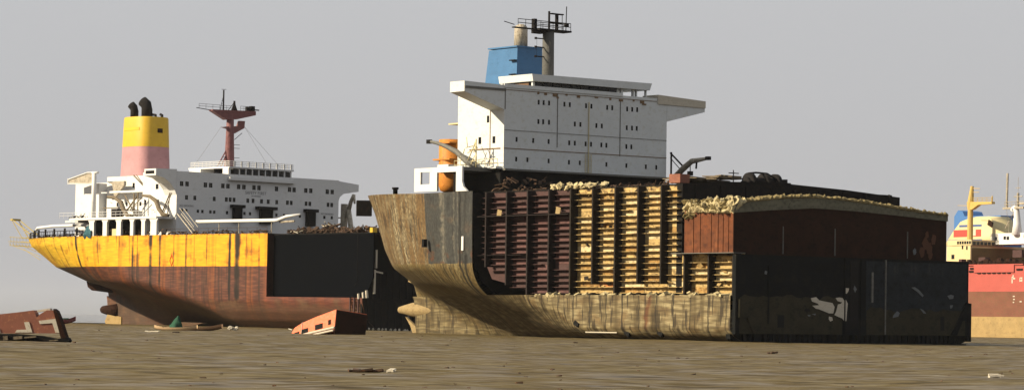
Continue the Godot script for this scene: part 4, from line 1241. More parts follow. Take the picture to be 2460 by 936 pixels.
	for k in [[-63.5, 23.9], [-60.0, 23.9], [-55.0, 23.9], [-62.6, 27.6], [-57.6, 27.6], [-51.5, 27.6]]:
		bx("window", ab, M.glass_dark, Vector3(k[0], k[1], 16.26), Vector3(1.3, 1.2, 0.1))
	bx("balcony", ab, M.clean_white, Vector3(-57.4, 26.3, 17.4), Vector3(18.0, 0.4, 2.1))
	bx("balcony", ab, M.clean_white, Vector3(-54.0, 22.5, 17.2), Vector3(6.0, 0.35, 1.8))
	bx("door", ab, M.black_void, Vector3(-53.4, 21.9, 16.46), Vector3(1.1, 2.0, 0.1))
	blk = mb()
	bb(blk, Vector3(-77.2, 17.3, -14), Vector3(-68.2, 28.2, 17.8))
	part(blk, "engine_casing", M.clean_white, S)
	blk = mb()
	bb(blk, Vector3(-90.0, 17.3, -12), Vector3(-70.0, 29.0, 9.0))
	part(blk, "funnel_base", M.clean_white, S)
	# bridge wings
	st = mb()
	prism(st, PackedVector2Array([Vector2(20.12, 25.2), Vector2(20.6, 26.2), Vector2(21.6, 27.4), Vector2(23.0, 28.3), Vector2(24.9, 28.7), Vector2(24.9, 30.0), Vector2(20.12, 30.1)]), Vector3(-40.6, 0, 0), Vector3(0, 0, 1), Vector3.UP, Vector3(4.08, 0, 0))
	var wing := part(st, "bridge_wing", M.clean_white, S)
	bx("opening", wing, M.black_void, Vector3(-38.6, 29.35, 24.91), Vector3(3.0, 0.6, 0.06))
	st = mb()
	prism(st, PackedVector2Array([Vector2(-18.72, 25.6), Vector2(-19.0, 26.4), Vector2(-19.9, 27.1), Vector2(-23.7, 27.7), Vector2(-23.7, 29.1), Vector2(-18.72, 29.6)]), Vector3(-40.6, 0, 0), Vector3(0, 0, 1), Vector3.UP, Vector3(4.08, 0, 0))
	part(st, "bridge_wing", M.clean_white, S)
	# wheelhouse
	st = mb()
	bb(st, Vector3(-50.5, 30.95, -7.3), Vector3(-36.2, 31.25, 8.2))
	var wh := part(st, "wheelhouse_roof", M.clean_white, S)
	st = mb()
	bb(st, Vector3(-36.5, 28.55, -7.4), Vector3(-35.7, 29.15, 8.3))
	bb(st, Vector3(-36.45, 29.1, -7.3), Vector3(-36.3, 29.5, 8.0))
	part(st, "bulwark", M.clean_white, wh)
	st = mb()
	bb(st, Vector3(-42.0, 29.5, -6.9), Vector3(-41.8, 31.0, 7.9))
	part(st, "inner_wall", M.dark_steel, wh)
	bx("corner_post", wh, M.clean_white, Vector3(-37.4, 30.0, 8.0), Vector3(2.0, 2.0, 0.5))
	bx("chart_room", wh, M.clean_white, Vector3(-48.2, 30.0, 6.0), Vector3(4.0, 1.9, 4.4))
	for k in 9:
		var z := 6.4 - k * 1.55
		bx("window_pane", wh, M.glass_dark, Vector3(-36.55, 30.2, z), Vector3(0.06, 1.3, 1.2))
		bx("window_post", wh, M.clean_white, Vector3(-36.5, 30.2, z - 0.78), Vector3(0.2, 1.5, 0.22))
	st = mb()
	rail(st, [Vector3(-36.4, 31.25, -7.2), Vector3(-36.4, 31.25, 8.0), Vector3(-50.0, 31.25, 8.0)], 1.05, 1.3, 0.06, 3)
	part(st, "railing", M.clean_white, wh)
	for k in 9:
		bx("rail_board", wh, M.clean_white, Vector3(-36.45, 31.75, 6.8 - k * 1.7), Vector3(0.1, 1.1, 0.35))
	# mast
	st = mb(true)
	tube(st, [Vector3(-46, 29.6, 1.5), Vector3(-46, 31.2, 1.5), Vector3(-46, 33.0, 1.5), Vector3(-46, 38.0, 1.5), Vector3(-46, 41.6, 1.5)], [1.15, 1.1, 0.98, 0.82, 0.72], 16)
	var ms := part(st, "mast", M.pink_mast, S, "dull pink signal mast with two platforms")
	st = mb()
	prism(st, PackedVector2Array([Vector2(6.2, 42.6), Vector2(6.2, 42.85), Vector2(-4.2, 43.1), Vector2(-4.2, 42.3), Vector2(0.4, 41.2), Vector2(2.8, 41.0)]), Vector3(-46.7, 0, 0), Vector3(0, 0, 1), Vector3.UP, Vector3(1.4, 0, 0))
	part(st, "crosstree", M.pink_mast, ms)
	st = mb()
	prism(st, PackedVector2Array([Vector2(3.6, 39.5), Vector2(2.0, 39.2), Vector2(0.6, 38.4), Vector2(-1.7, 39.6), Vector2(-1.8, 41.0), Vector2(-0.6, 41.0), Vector2(-0.2, 39.9), Vector2(2.0, 39.75)]), Vector3(-46.4, 0, 0), Vector3(0, 0, 1), Vector3.UP, Vector3(0.8, 0, 0))
	part(st, "lamp_platform", M.pink_mast, ms)
	rod("spar", ms, M.soot, Vector3(-46, 42.8, 3.2), Vector3(-46, 46.9, 3.2), 0.17)
	rod("spar", ms, M.soot, Vector3(-46, 42.8, 4.0), Vector3(-46, 45.6, 3.3), 0.05)
	for k in 4:
		rod("spar", ms, M.soot, Vector3(-46, 43.2 + k * 0.5, 4.1 - k * 0.15), Vector3(-46, 43.2 + k * 0.5, 3.2), 0.04)
	rod("spar", ms, M.soot, Vector3(-46, 47.0, 3.7), Vector3(-46, 47.05, 2.6), 0.05)
	st = mb(true)
	tube(st, [Vector3(-46, 42.9, 0.6), Vector3(-46, 43.6, 0.6), Vector3(-46, 44.2, 0.6), Vector3(-46, 44.9, 0.6)], [0.7, 0.45, 0.25, 0.2], 8)
	part(st, "radar_pedestal", M.soot, ms)
	rod("spar", ms, M.soot, Vector3(-46, 43.0, 2.0), Vector3(-46, 44.4, 0.8), 0.06)
	bx("lamp_box", ms, M.soot, Vector3(-46, 43.4, -2.6), Vector3(0.6, 1.0, 0.7))
	bx("lamp_box", ms, M.soot, Vector3(-46, 43.4, -3.7), Vector3(0.8, 1.4, 0.9))
	rod("spar", ms, M.soot, Vector3(-46, 43.4, -4.0), Vector3(-46, 43.4, -5.4), 0.13)
	rod("spar", ms, M.soot, Vector3(-46, 42.7, 6.0), Vector3(-46, 43.0, 9.6), 0.08)
	st = mb()
	rail(st, [Vector3(-45.4, 42.9, 9.4), Vector3(-45.4, 42.9, 1.2)], 0.9, 1.6, 0.035, 2)
	part(st, "railing", M.soot, ms)
	st = mb()
	rail(st, [Vector3(-45.4, 43.0, -0.5), Vector3(-45.4, 43.0, -3.0)], 0.9, 0.8, 0.035, 2)
	part(st, "railing", M.soot, ms)
	bx("lamp_box", ms, M.soot, Vector3(-46, 40.3, -1.2), Vector3(0.7, 0.9, 0.7))
	rod("spar", ms, M.soot, Vector3(-46, 38.6, -1.4), Vector3(-46, 37.2, 0.4), 0.06)
	for h in [36.2, 35.5, 33.6]:
		rod("spar", ms, M.soot, Vector3(-46, h, 0.6), Vector3(-46, h, -0.9), 0.05)
	st = mb()
	for k in [0.0, 0.9]:
		bar(st, Vector3(-46, 31.3, 4.6 - k), Vector3(-46, 35.2, 2.2 - k * 0.5), 0.12)
	for k in 5:
		var f := k / 5.0
		bar(st, Vector3(-46, lerpf(31.5, 35.0, f), lerpf(4.5, 2.3, f)), Vector3(-46, lerpf(31.5, 35.0, f), lerpf(3.6, 1.8, f)), 0.05)
	part(st, "mast_ladder", M.pink_mast, ms)
	st = mb()
	bar(st, Vector3(-46, 40.2, -1.6), Vector3(-40, 31.6, -7.0), 0.022, 4)
	bar(st, Vector3(-46, 40.4, -1.6), Vector3(-44, 31.6, -7.0), 0.022, 4)
	bar(st, Vector3(-46, 39.6, 3.6), Vector3(-50, 31.4, 7.5), 0.022, 4)
	part(st, "stay", M.gray_steel, ms)
	# funnel: oval, pink below, yellow above
	var fl := part(oval(-79.0, 0.0, [[28.5, 5.4, 4.3], [36.7, 5.05, 3.95]], false), "funnel", M.pink_primer, S, "oval funnel, pink below and yellow above, with two black uptakes")
	part(oval(-79.0, 0.0, [[36.7, 5.07, 3.97], [42.6, 4.85, 3.75], [42.9, 4.7, 3.6]], true), "yellow_band", M.yellow_paint, fl)
	part(oval_patch(-79.0, 0.0, 5.0, 3.9, 62.0, 116.0, 40.05, 40.65), "faded_band", M.mark_yellow, fl)
	part(oval_patch(-79.0, 0.0, 5.0, 3.9, -6.0, 2.0, 39.6, 40.5), "star_mark", M.dark_rust, fl)
	st = mb(true)
	tube(st, [Vector3(-82.2, 42.6, 0.9), Vector3(-82.2, 44.4, 0.9), Vector3(-82.35, 45.1, 1.0), Vector3(-82.9, 45.7, 1.3)], [0.85, 0.85, 0.85, 0.85], 14)
	part(st, "uptake", M.soot, fl)
	st = mb(true)
	tube(st, [Vector3(-78.2, 42.6, 0.4), Vector3(-78.2, 44.6, 0.4), Vector3(-78.4, 45.6, 0.5), Vector3(-79.2, 46.3, 0.9)], [1.15, 1.15, 1.15, 1.1], 14)
	part(st, "uptake", M.soot, fl)
	st = mb(true)
	tube(st, [Vector3(-74.6, 42.7, -1.0), Vector3(-74.6, 43.3, -1.0), Vector3(-75.0, 43.5, -0.8)], [0.3], 8)
	tube(st, [Vector3(-76.4, 42.7, -0.6), Vector3(-76.4, 43.4, -0.6), Vector3(-77.2, 43.5, -0.2)], [0.28], 8)
	part(st, "vent", M.soot, fl)
	# boat deck on columns
	st = mb()
	bb(st, Vector3(-69.2, 20.5, 16.4), Vector3(-37.5, 20.95, 24.0))
	bb(st, Vector3(-74.0, 20.2, 14.0), Vector3(-69.2, 20.6, 22.0))
	var bd := part(st, "boat_deck", M.clean_white, S, "white boat deck carried on a row of stout columns")
	for c in [[-61.9, -60.2], [-56.9, -55.4], [-51.9, -50.3], [-46.9, -45.8], [-42.9, -41.7], [-39.7, -37.6]]:
		st = mb()
		var a: float = c[0]
		var b: float = c[1]
		prism(st, PackedVector2Array([Vector2(a, 17.2), Vector2(b, 17.2), Vector2(b, 19.9), Vector2(b + 0.5, 20.5), Vector2(a - 0.5, 20.5), Vector2(a, 19.9)]), Vector3(0, 0, 23.4), Vector3.RIGHT, Vector3.UP, Vector3(0, 0, 0.45))
		part(st, "column", M.clean_white, bd)
	st = mb()
	bb(st, Vector3(-69, 17.3, 19.3), Vector3(-48.6, 20.5, 19.5))
	part(st, "shaded_recess_wall", M.dark_steel, bd)  # white wall coloured dark to stand for shade under the boat deck
	st = mb()
	heap(r, st, Vector3(-60, 17.4, 21.5), Vector3(-38, 17.4, 21.5), 90, 0.6, 1.3)
	part(st, "deck_gear", M.scrap, S).set_meta("kind", "stuff")
	bx("gear_locker", S, M.cream_paint, Vector3(-53.6, 18.0, 22.4), Vector3(2.4, 1.4, 1.2))
	# davits, stays and stairs on the boat deck
	for d in [[-57.8, 1.0], [-45.2, 1.0]]:
		st = mb(true)
		var x: float = d[0]
		tube(st, [Vector3(x, 25.1, 22.3), Vector3(x + 2.6, 24.9, 22.3), Vector3(x + 5.0, 23.9, 22.3), Vector3(x + 6.0, 22.4, 22.3), Vector3(x + 7.4, 21.3, 22.3), Vector3(x + 9.4, 21.1, 22.3)], [0.22, 0.32, 0.42, 0.45, 0.4, 0.3], 10)
		part(st, "davit", M.weathered_brown, bd)
	st = mb()
	for k in [[Vector3(-53.6, 29.4, 19.0), Vector3(-48.6, 26.4, 19.0), 0.14], [Vector3(-52.6, 29.4, 19.0), Vector3(-48.0, 26.0, 19.0), 0.1], [Vector3(-52.8, 21.0, 22.0), Vector3(-47.0, 25.4, 22.0), 0.16], [Vector3(-52.0, 25.4, 22.0), Vector3(-47.6, 21.0, 22.0), 0.14], [Vector3(-48.6, 21.0, 22.0), Vector3(-48.6, 25.6, 22.0), 0.2], [Vector3(-47.2, 21.0, 22.0), Vector3(-47.2, 25.8, 22.0), 0.14], [Vector3(-50.0, 22.4, 22.0), Vector3(-46.0, 24.6, 22.0), 0.1], [Vector3(-38.6, 21.1, 22.2), Vector3(-35.6, 25.4, 22.2), 0.14], [Vector3(-38.0, 21.1, 22.2), Vector3(-35.0, 25.4, 22.2), 0.1], [Vector3(-36.4, 21.1, 22.2), Vector3(-35.6, 25.2, 22.2), 0.1], [Vector3(-59.8, 22.9, 22.0), Vector3(-52.4, 22.9, 22.0), 0.12]]:
		rod("boat_gear", bd, M.weathered_brown, k[0], k[1], k[2])
	for k in 16:
		var a := Vector3(r.randf_range(-58.0, -44.0), r.randf_range(21.2, 24.8), 21.8)
		rod("boat_gear", bd, M.weathered_brown, a, a + Vector3(r.randf_range(-2.0, 2.0), r.randf_range(-1.5, 1.5), 0), 0.05)
	bx("winch", bd, M.soot, Vector3(-55.6, 21.9, 21.4), Vector3(2.2, 1.6, 1.4))
	st = mb()
	rail(st, [Vector3(-74, 20.95, 23.4), Vector3(-38, 20.95, 23.6)], 1.1, 1.6, 0.04, 2)
	part(st, "railing", M.clean_white, bd)
	st = mb()
	heap(r, st, Vector3(-74, 20.8, 20), Vector3(-70, 20.8, 20), 30, 0.5, 1.0)
	part(st, "mooring_gear", M.soot, bd).set_meta("kind", "stuff")
	# king post with a cut bridge wing lying against it
	st = mb(true)
	tube(st, [Vector3(-65.0, 20.9, 21.0), Vector3(-65.0, 30.2, 21.0)], [0.5, 0.45], 12)
	bar(st, Vector3(-65.9, 30.1, 21.0), Vector3(-63.6, 30.1, 21.0), 0.25)
	part(st, "king_post", M.clean_white, S)
	st = mb()
	prism(st, PackedVector2Array([Vector2(-75.2, 28.2), Vector2(-75.2, 28.95), Vector2(-68.0, 30.15), Vector2(-65.3, 30.15), Vector2(-65.3, 27.9)]), Vector3(0, 0, 20.3), Vector3.RIGHT, Vector3.UP, Vector3(0, 0, 0.4))
	var dw := part(st, "docking_wing", M.exhaust_steel, S, "grey docking platform sticking out aft of the king post")
	st = mb()
	bar(st, Vector3(-75.3, 28.95, 20.8), Vector3(-68.0, 30.2, 20.8), 0.12)
	bar(st, Vector3(-75.3, 28.15, 20.8), Vector3(-65.3, 27.85, 20.8), 0.12)
	bar(st, Vector3(-75.2, 28.0, 20.8), Vector3(-75.2, 29.2, 20.8), 0.18)
	bar(st, Vector3(-68, 30.2, 20.8), Vector3(-65, 30.2, 20.8), 0.12)
	part(st, "edge_pipe", M.clean_white, dw)
	st = mb()
	prism(st, PackedVector2Array([Vector2(-64.4, 28.4), Vector2(-58.0, 28.4), Vector2(-58.0, 27.6), Vector2(-61.5, 25.0), Vector2(-62.4, 27.8)]), Vector3(0, 0, 17.9), Vector3.RIGHT, Vector3.UP, Vector3(0, 0, 0.5))
	part(st, "bracket", M.exhaust_steel, dw)
	# stern rail, pipes and clutter
	st = mb(true)
	tube(st, [Vector3(-101.5, 18.4, 12.4), Vector3(-101.2, 19.4, 12.5), Vector3(-100.2, 19.75, 12.8), Vector3(-86, 19.8, 17.5), Vector3(-64, 19.6, 22.4)], [0.3], 10)
	part(st, "white_pipe", M.clean_white, S)
	st = mb()
	for k in 30:
		var f := k / 29.0
		var x := lerpf(-104.0, -62.0, f)
		var z := breadth(level(HULL_YELLOW, 17.3), x) - 0.3
		bar(st, Vector3(x, 17.2, z), Vector3(x, 18.5, z), 0.06, 4)
		if k % 4 == 0:
			box(st, Vector3(x, 18.3, z - 1.0), Vector3(0.3, 1.6, 0.3))
	for h in [17.8, 18.5]:
		var pts := []
		for k in 16:
			var x := lerpf(-106.0, -62.0, k / 15.0)
			pts.append(Vector3(x, h, breadth(level(HULL_YELLOW, 17.3), x) - 0.3))
		tube(st, pts, [0.07], 5)
	part(st, "railing", M.soot, S)
	st = mb()
	heap(r, st, Vector3(-102, 17.4, 11.0), Vector3(-64, 17.4, 21.0), 150, 0.6, 0.8)
	part(st, "deck_clutter", M.scrap, S).set_meta("kind", "stuff")
	st = mb()
	var g0 := Vector3(-101.0, 15.6, 13.0)
	for k in [0.0, 0.9, 1.8]:
		bar(st, g0 + Vector3(1.0, k, 0), g0 + Vector3(-8.4, k + 0.5, 1.2), 0.055, 5)
		bar(st, g0 + Vector3(1.0, k, -2.4), g0 + Vector3(-8.0, k + 0.5, -1.4), 0.055, 5)
	for k in 8:
		var q := g0 + Vector3(-1.0 - k * 1.05, 0.1 + k * 0.06, 0.15 * k * 0.9)
		bar(st, q, q + Vector3(0, 1.9, 0), 0.04, 5)
		bar(st, q, q + Vector3(0.2, 0, -2.5), 0.04, 5)
		bar(st, q, q + Vector3(-1.0, 1.0, 0), 0.035, 5)
	bar(st, g0 + Vector3(2.2, -1.8, 0), g0 + Vector3(-7.6, 0.5, 1.0), 0.05, 5)
	bar(st, g0 + Vector3(2.2, -1.8, -2.0), g0 + Vector3(-7.2, 0.5, -1.2), 0.05, 5)
	bar(st, g0 + Vector3(2.4, -2.6, 0), g0 + Vector3(-3.6, -0.3, 0.5), 0.055, 5)
	part(st, "stern_gallery", M.gallery_yellow, S, "yellow lattice gallery hanging off the stern")
	st = mb()
	for z in [13.0, 14.6]:
		bar(st, Vector3(-100.0, 18.3, z), Vector3(-107.0, 21.5, z + 0.3), 0.1, 5)
		bar(st, Vector3(-103.4, 17.5, z), Vector3(-107.2, 21.3, z + 0.3), 0.08, 5)
	for k in 7:
		var f := k / 7.0
		bar(st, Vector3(lerpf(-100.4, -106.6, f), lerpf(18.4, 21.2, f), 13.6), Vector3(lerpf(-103.2, -106.9, f), lerpf(17.7, 21.0, f), 13.6), 0.05, 5)
	box(st, Vector3(-107.2, 21.5, 14.1), Vector3(0.9, 0.4, 2.0))
	part(st, "stern_derrick", M.gallery_yellow, S)
	# teal tarpaulin slung over the deck edge
	st = mb(true)
	var n := FastNoiseLite.new()
	n.seed = 4
	n.frequency = 0.5
	var old := []
	for i in 13:
		var now := []
		for j in 9:
			var a := lerpf(-1.5, 1.5, i / 12.0)
			var b := j / 8.0
			var p := Vector3(-62.2 + a * (1.0 - 0.2 * b), 19.5 - b * 2.6 - absf(a) * 0.25, 23.3 + sin(b * 2.6) * 0.9)
			now.append(p + Vector3(n.get_noise_3dv(p * 3.0), n.get_noise_3dv(p * 3.0 + Vector3(9, 0, 0)), n.get_noise_3dv(p * 3.0 + Vector3(0, 9, 0))) * 0.5)
		if old:
			for j in 8:
				quad(st, old[j], old[j + 1], now[j + 1], now[j])
		old = now
	part(st, "tarpaulin", M.teal_cloth, S)
	# accommodation ladder and long white pipe forward of the house
	st = mb()
	for z in [23.0, 23.9]:
		bar(st, Vector3(-30.4, 21.3, z), Vector3(-25.0, 17.5, z), 0.12)
		bar(st, Vector3(-29.6, 22.3, z), Vector3(-24.6, 18.7, z), 0.07)
	for k in 12:
		var p := Vector3(-30.4, 21.3, 23.0).lerp(Vector3(-25.0, 17.5, 23.0), k / 11.0)
		bar(st, p, p + Vector3(0, 0, 0.9), 0.06)
	part(st, "ladder", M.exhaust_steel, S)
	st = mb(true)
	tube(st, [Vector3(-26.6, 19.75, 22), Vector3(-14, 19.75, 22), Vector3(-0.8, 19.7, 22), Vector3(-0.1, 19.75, 22), Vector3(2.6, 20.35, 22), Vector3(6.9, 20.7, 22)], [0.34, 0.34, 0.34, 0.32, 0.28, 0.16], 10)
	var pp := part(st, "white_pipe", M.clean_white, S)
	st = mb()
	for x in [-19.0, -12.5, -2.0]:
		bar(st, Vector3(x, 17.3, 22), Vector3(x, 19.6, 22), 0.1)
	bar(st, Vector3(0.0, 19.4, 21.6), Vector3(4.6, 19.5, 21.6), 0.2)
	part(st, "support", M.exhaust_steel, pp)
	st = mb()
	rail(st, [Vector3(-36, 17.3, 23.7), Vector3(-1, 17.3, 23.7)], 1.1, 3.0, 0.035, 2)
	heap(r, st, Vector3(-35, 17.4, 22.8), Vector3(-2, 17.4, 22.6), 110, 0.5, 0.6)
	part(st, "deck_clutter", M.scrap, S).set_meta("kind", "stuff")
	# crane post on the far side
	st = mb(true)
	tube(st, [Vector3(-39.0, 17.3, -22), Vector3(-39.0, 25.2, -22)], [0.75, 0.7], 10)
	tube(st, [Vector3(-38.0, 22.5, -22), Vector3(-36.8, 25.6, -22), Vector3(-35.9, 27.0, -22)], [0.5, 0.4, 0.3], 8)
	tube(st, [Vector3(-35.8, 27.0, -22), Vector3(-35.5, 25.2, -22)], [0.3, 0.2], 8)
	tube(st, [Vector3(-37.6, 24.4, -22), Vector3(-36.6, 20.4, -22), Vector3(-35.6, 17.4, -22)], [0.5, 0.55, 0.4], 8)
	bar(st, Vector3(-41.5, 22.4, -21), Vector3(-39, 22.4, -22), 0.14)
	part(st, "deck_crane", M.exhaust_steel, S)
	st = mb()
	rail(st, [Vector3(-34, 17.3, -22), Vector3(-26, 17.3, -22)], 1.2, 1.5, 0.06, 2)
	heap(r, st, Vector3(-38, 17.4, -21), Vector3(-28, 17.4, -21), 30, 0.8, 1.4)
	part(st, "far_gear", M.gray_steel, S).set_meta("kind", "stuff")

func oval(x: float, z: float, rings: Array, top: bool) -> SurfaceTool:
	var st := mb(true)
	var n := 64
	for i in rings.size() - 1:
		for k in n:
			var p := []
			for q in [[i, k], [i + 1, k], [i + 1, k + 1], [i, k + 1]]:
				var a: float = TAU * q[1] / n
				p.append(oval_point(x, z, a, rings[q[0]]))
			quad(st, p[0], p[1], p[2], p[3])
	if top:
		st.set_smooth_group(1)
		var e: Array = rings[-1]
		for k in n:
			for p in [Vector3(x, e[0], z), oval_point(x, z, TAU * k / n, e), oval_point(x, z, TAU * (k + 1) / n, e)]:
				st.add_vertex(p)
	return st

func oval_point(x: float, z: float, a: float, ring: Array) -> Vector3:
	var p := 2.0 / 3.0
	return Vector3(x + signf(cos(a)) * pow(absf(cos(a)), p) * ring[1], ring[0], z + signf(sin(a)) * pow(absf(sin(a)), p) * ring[2])

func oval_patch(x: float, z: float, a: float, b: float, d0: float, d1: float, h0: float, h1: float) -> SurfaceTool:
	var st := mb(true)
	for k in 10:
		var t0 := deg_to_rad(lerpf(d0, d1, k / 10.0))
		var t1 := deg_to_rad(lerpf(d0, d1, (k + 1) / 10.0))
		quad(st, oval_point(x, z, t0, [h0, a, b]), oval_point(x, z, t0, [h1, a, b]), oval_point(x, z, t1, [h1, a, b]), oval_point(x, z, t1, [h0, a, b]))
	return st

# ------------------------------------------------------------------ the red ship behind
func red_ship() -> void:
	var r := RandomNumberGenerator.new()
	r.seed = 31
	var S := thing("beached_ship", "red-hulled ship with cream deckhouse and yellow mast, mostly hidden at the right", "ship", Vector3(125.71, -1.886, -800.0), ship_basis(-62, -0.9), "ships beached for scrapping")
	var band := [["bottom_plating", -1.5, 5.3, M.tan_stain, 0.0], ["boot_topping", 5.3, 12.1, M.boot_brown, 0.02], ["topsides", 12.1, 19.0, M.coral_red, 0.06]]
	for b in band:
		var st := mb()
		bb(st, Vector3(-24.0, b[1], -26.0), Vector3(62.0, b[2], b[4]))
		part(st, b[0], b[3], S)
	bx("bulwark", S, M.coral_red, Vector3(11.0, 18.3, 0.2), Vector3(17.6, 2.0, 0.4))
	bx("rail_cap", S, M.coral_red, Vector3(10.0, 19.4, -0.3), Vector3(26.0, 0.3, 0.3))
	for k in 7:
		bx("freeing_port", S, M.black_void, Vector3(4.2 + k * 2.2, 17.15, 0.22), Vector3(1.4, 0.34, 0.3))
	for k in [[1.2, 18.4, 2.0], [1.0, 17.6, 2.4], [22.0, 18.0, 2.6]]:
		bx("fairlead", S, M.dark_steel, Vector3(k[0], k[1], 0.12), Vector3(k[2], 0.5, 0.3))
	for k in [[18.8, 15.2, 0.5, 1.7], [19.3, 15.6, 1.6, 0.4], [19.2, 16.2, 0.4, 0.7], [22.6, 15.0, 1.2, 0.35], [22.6, 15.7, 1.2, 0.35], [22.1, 15.3, 0.3, 1.2], [23.0, 15.3, 0.3, 1.2], [19.6, 10.8, 0.8, 0.3], [19.7, 10.0, 0.7, 0.3], [19.5, 9.2, 0.6, 0.3], [22.6, 9.4, 0.9, 0.3]]:
		bx("draught_mark", S, M.mark_white, Vector3(k[0], k[1], 0.09), Vector3(k[2], k[3], 0.06))
	# house
	var st := mb()
	bb(st, Vector3(-19.0, 19.0, -26.0), Vector3(-8.0, 25.0, -6.0))
	var house := part(st, "deckhouse", M.cream_paint, S)
	bx("shaded_front_plating", house, M.shaded_front_olive, Vector3(-7.95, 22.2, -16.2), Vector3(0.12, 4.4, 19.4))  # house front away from the sun, its shade painted in as dark olive
	bx("bridge_deck", house, M.cream_paint, Vector3(-13.0, 25.9, -11.5), Vector3(11.0, 1.5, 11.2))
	for k in 6:
		bx("window", house, M.glass_dark, Vector3(-13.6 + k * 1.1, 25.9, -5.86), Vector3(0.75, 0.8, 0.1))
	for k in 8:
		bx("window", house, M.glass_dark, Vector3(-7.46, 25.7, -6.9 - k * 1.3), Vector3(0.1, 0.9, 0.95))
	for k in [[-16.0, 22.0, 1.3, 1.2], [-11.6, 24.6, 0.6, 1.0], [-9.6, 24.4, 0.6, 1.0]]:
		bx("window", house, M.glass_dark, Vector3(k[0], k[1], -5.96), Vector3(k[2], k[3], 0.1))
	st = mb()
	for k in 40:
		box(st, Vector3(r.randf_range(-6.0, 30.0), 19.3 + r.randf() * 1.3, r.randf_range(-3.5, -1.5)), Vector3(r.randf_range(0.4, 2.2), r.randf_range(0.3, 1.6), 0.8))
	rail(st, [Vector3(-7.0, 19.0, -0.8), Vector3(32.0, 19.0, -0.8)], 1.2, 1.0, 0.07, 3)
	part(st, "deck_machinery", M.dark_rust, S).set_meta("kind", "stuff")
	for k in [[0.4, 20.6, 3.0], [-9.4, 20.2, 1.4], [16.0, 22.4, 4.0]]:
		bx("winch", S, M.red_primer, Vector3(k[0], k[1], -4.4), Vector3(k[2], 2.0, 1.6))
	st = mb()
	rail(st, [Vector3(-19, 19.0, -0.6), Vector3(-7, 19.0, -0.6)], 1.3, 1.5, 0.07, 2)
	part(st, "railing", M.cream_paint, S)
	# yellow mast
	st = mb()
	tube(st, [Vector3(-9.6, 25.0, -7.0), Vector3(-9.6, 35.0, -7.0), Vector3(-9.6, 37.0, -7.0), Vector3(-9.0, 41.6, -7.0)], [0.85, 0.75, 0.9, 0.45], 10)
	var ms := part(st, "signal_mast", M.mast_yellow, S, "yellow mast with one arm reaching right")
	st = mb()
	prism(st, PackedVector2Array([Vector2(-10.6, 37.2), Vector2(-6.5, 37.2), Vector2(0.6, 37.0), Vector2(0.8, 36.4), Vector2(-5.4, 36.3), Vector2(-8.4, 35.0), Vector2(-10.2, 35.2)]), Vector3(0, 0, -7.6), Vector3.RIGHT, Vector3.UP, Vector3(0, 0, 1.2))
	rail(st, [Vector3(-8.0, 37.1, -6.6), Vector3(0.4, 36.9, -6.6)], 1.2, 2.0, 0.07, 2)
	bar(st, Vector3(0.2, 36.8, -7), Vector3(0.2, 38.6, -7), 0.2)
	bar(st, Vector3(-10.4, 36.2, -7), Vector3(-15.5, 36.4, -7), 0.07)
	bar(st, Vector3(-9.0, 41.0, -7), Vector3(-5.4, 40.8, -7), 0.09)
	bar(st, Vector3(-9.0, 39.9, -7), Vector3(-5.8, 39.8, -7), 0.08)
	part(st, "mast_arm", M.mast_yellow, ms)
	# funnel
	st = mb(true)
	prism(st, PackedVector2Array([Vector2(-31.0, 25.5), Vector2(-27.0, 29.4), Vector2(-23.6, 32.2), Vector2(-20.0, 33.0), Vector2(-16.0, 33.5), Vector2(-10.4, 33.5), Vector2(-9.0, 32.6), Vector2(-6.0, 28.0), Vector2(-5.6, 25.5)]), Vector3(0, 0, -21.0), Vector3.RIGHT, Vector3.UP, Vector3(0, 0, 7.0))
	var fun := part(st, "funnel", M.cream_paint, S, "rounded cream funnel with blue and red stripes")
	for k in [[-18.8, 31.0, 10.4, 0.6, M.stripe_blue], [-20.2, 28.9, 12.8, 2.0, M.stripe_red], [-21.4, 26.9, 16.0, 0.5, M.stripe_blue]]:
		bx("stripe", fun, k[4], Vector3(k[0], k[1], -13.97), Vector3(k[2], k[3], 0.06))
	bx("emblem", fun, M.mark_white, Vector3(-17.0, 29.0, -13.93), Vector3(1.6, 1.7, 0.06))
	bx("vent", fun, M.dark_rust, Vector3(-9.6, 31.4, -13.95), Vector3(2.4, 1.6, 0.08), Basis(Vector3(0, 0, 1), -0.4))
	st = mb()
	prism(st, PackedVector2Array([Vector2(-44.0, 24.0), Vector2(-44.0, 34.6), Vector2(-42.2, 36.4), Vector2(-40.0, 36.0), Vector2(-39.0, 34.6), Vector2(-22.0, 34.4), Vector2(-21.0, 24.0)]), Vector3(0, 0, -34.0), Vector3.RIGHT, Vector3.UP, Vector3(0, 0, 7.0))
	part(st, "blue_casing", M.far_blue, S)
	# white top house and mast
	st = mb()
	bb(st, Vector3(-9.5, 25.5, -20.0), Vector3(34.0, 28.6, -14.0))
	var tw := part(st, "white_top_house", M.clean_white, S)
	for k in [[-7.0, 27.2], [-3.0, 27.3], [-1.6, 27.2], [6.0, 27.6]]:
		bx("window", tw, M.glass_dark, Vector3(k[0], k[1], -13.96), Vector3(1.0, 0.9, 0.1))
	st = mb(true)
	tube(st, [Vector3(2.4, 28.0, -14), Vector3(2.4, 31.0, -14), Vector3(2.0, 34.4, -14), Vector3(1.0, 35.4, -14)], [1.5, 1.1, 0.9, 1.2], 12)
	var wm := part(st, "radar_mast", M.clean_white, S, "white radar mast at the right edge")
	st = mb()
	bb(st, Vector3(-3.2, 35.2, -14.8), Vector3(6.0, 35.7, -13.2))
	bb(st, Vector3(4.0, 36.4, -14.8), Vector3(12.0, 36.9, -13.2))
	bar(st, Vector3(-2.4, 35.4, -14), Vector3(-2.2, 45.2, -14), 0.34)
	bar(st, Vector3(2.6, 35.4, -14), Vector3(2.6, 39.6, -14), 0.4)
	bar(st, Vector3(2.6, 39.0, -14), Vector3(2.6, 44.0, -14), 0.06)
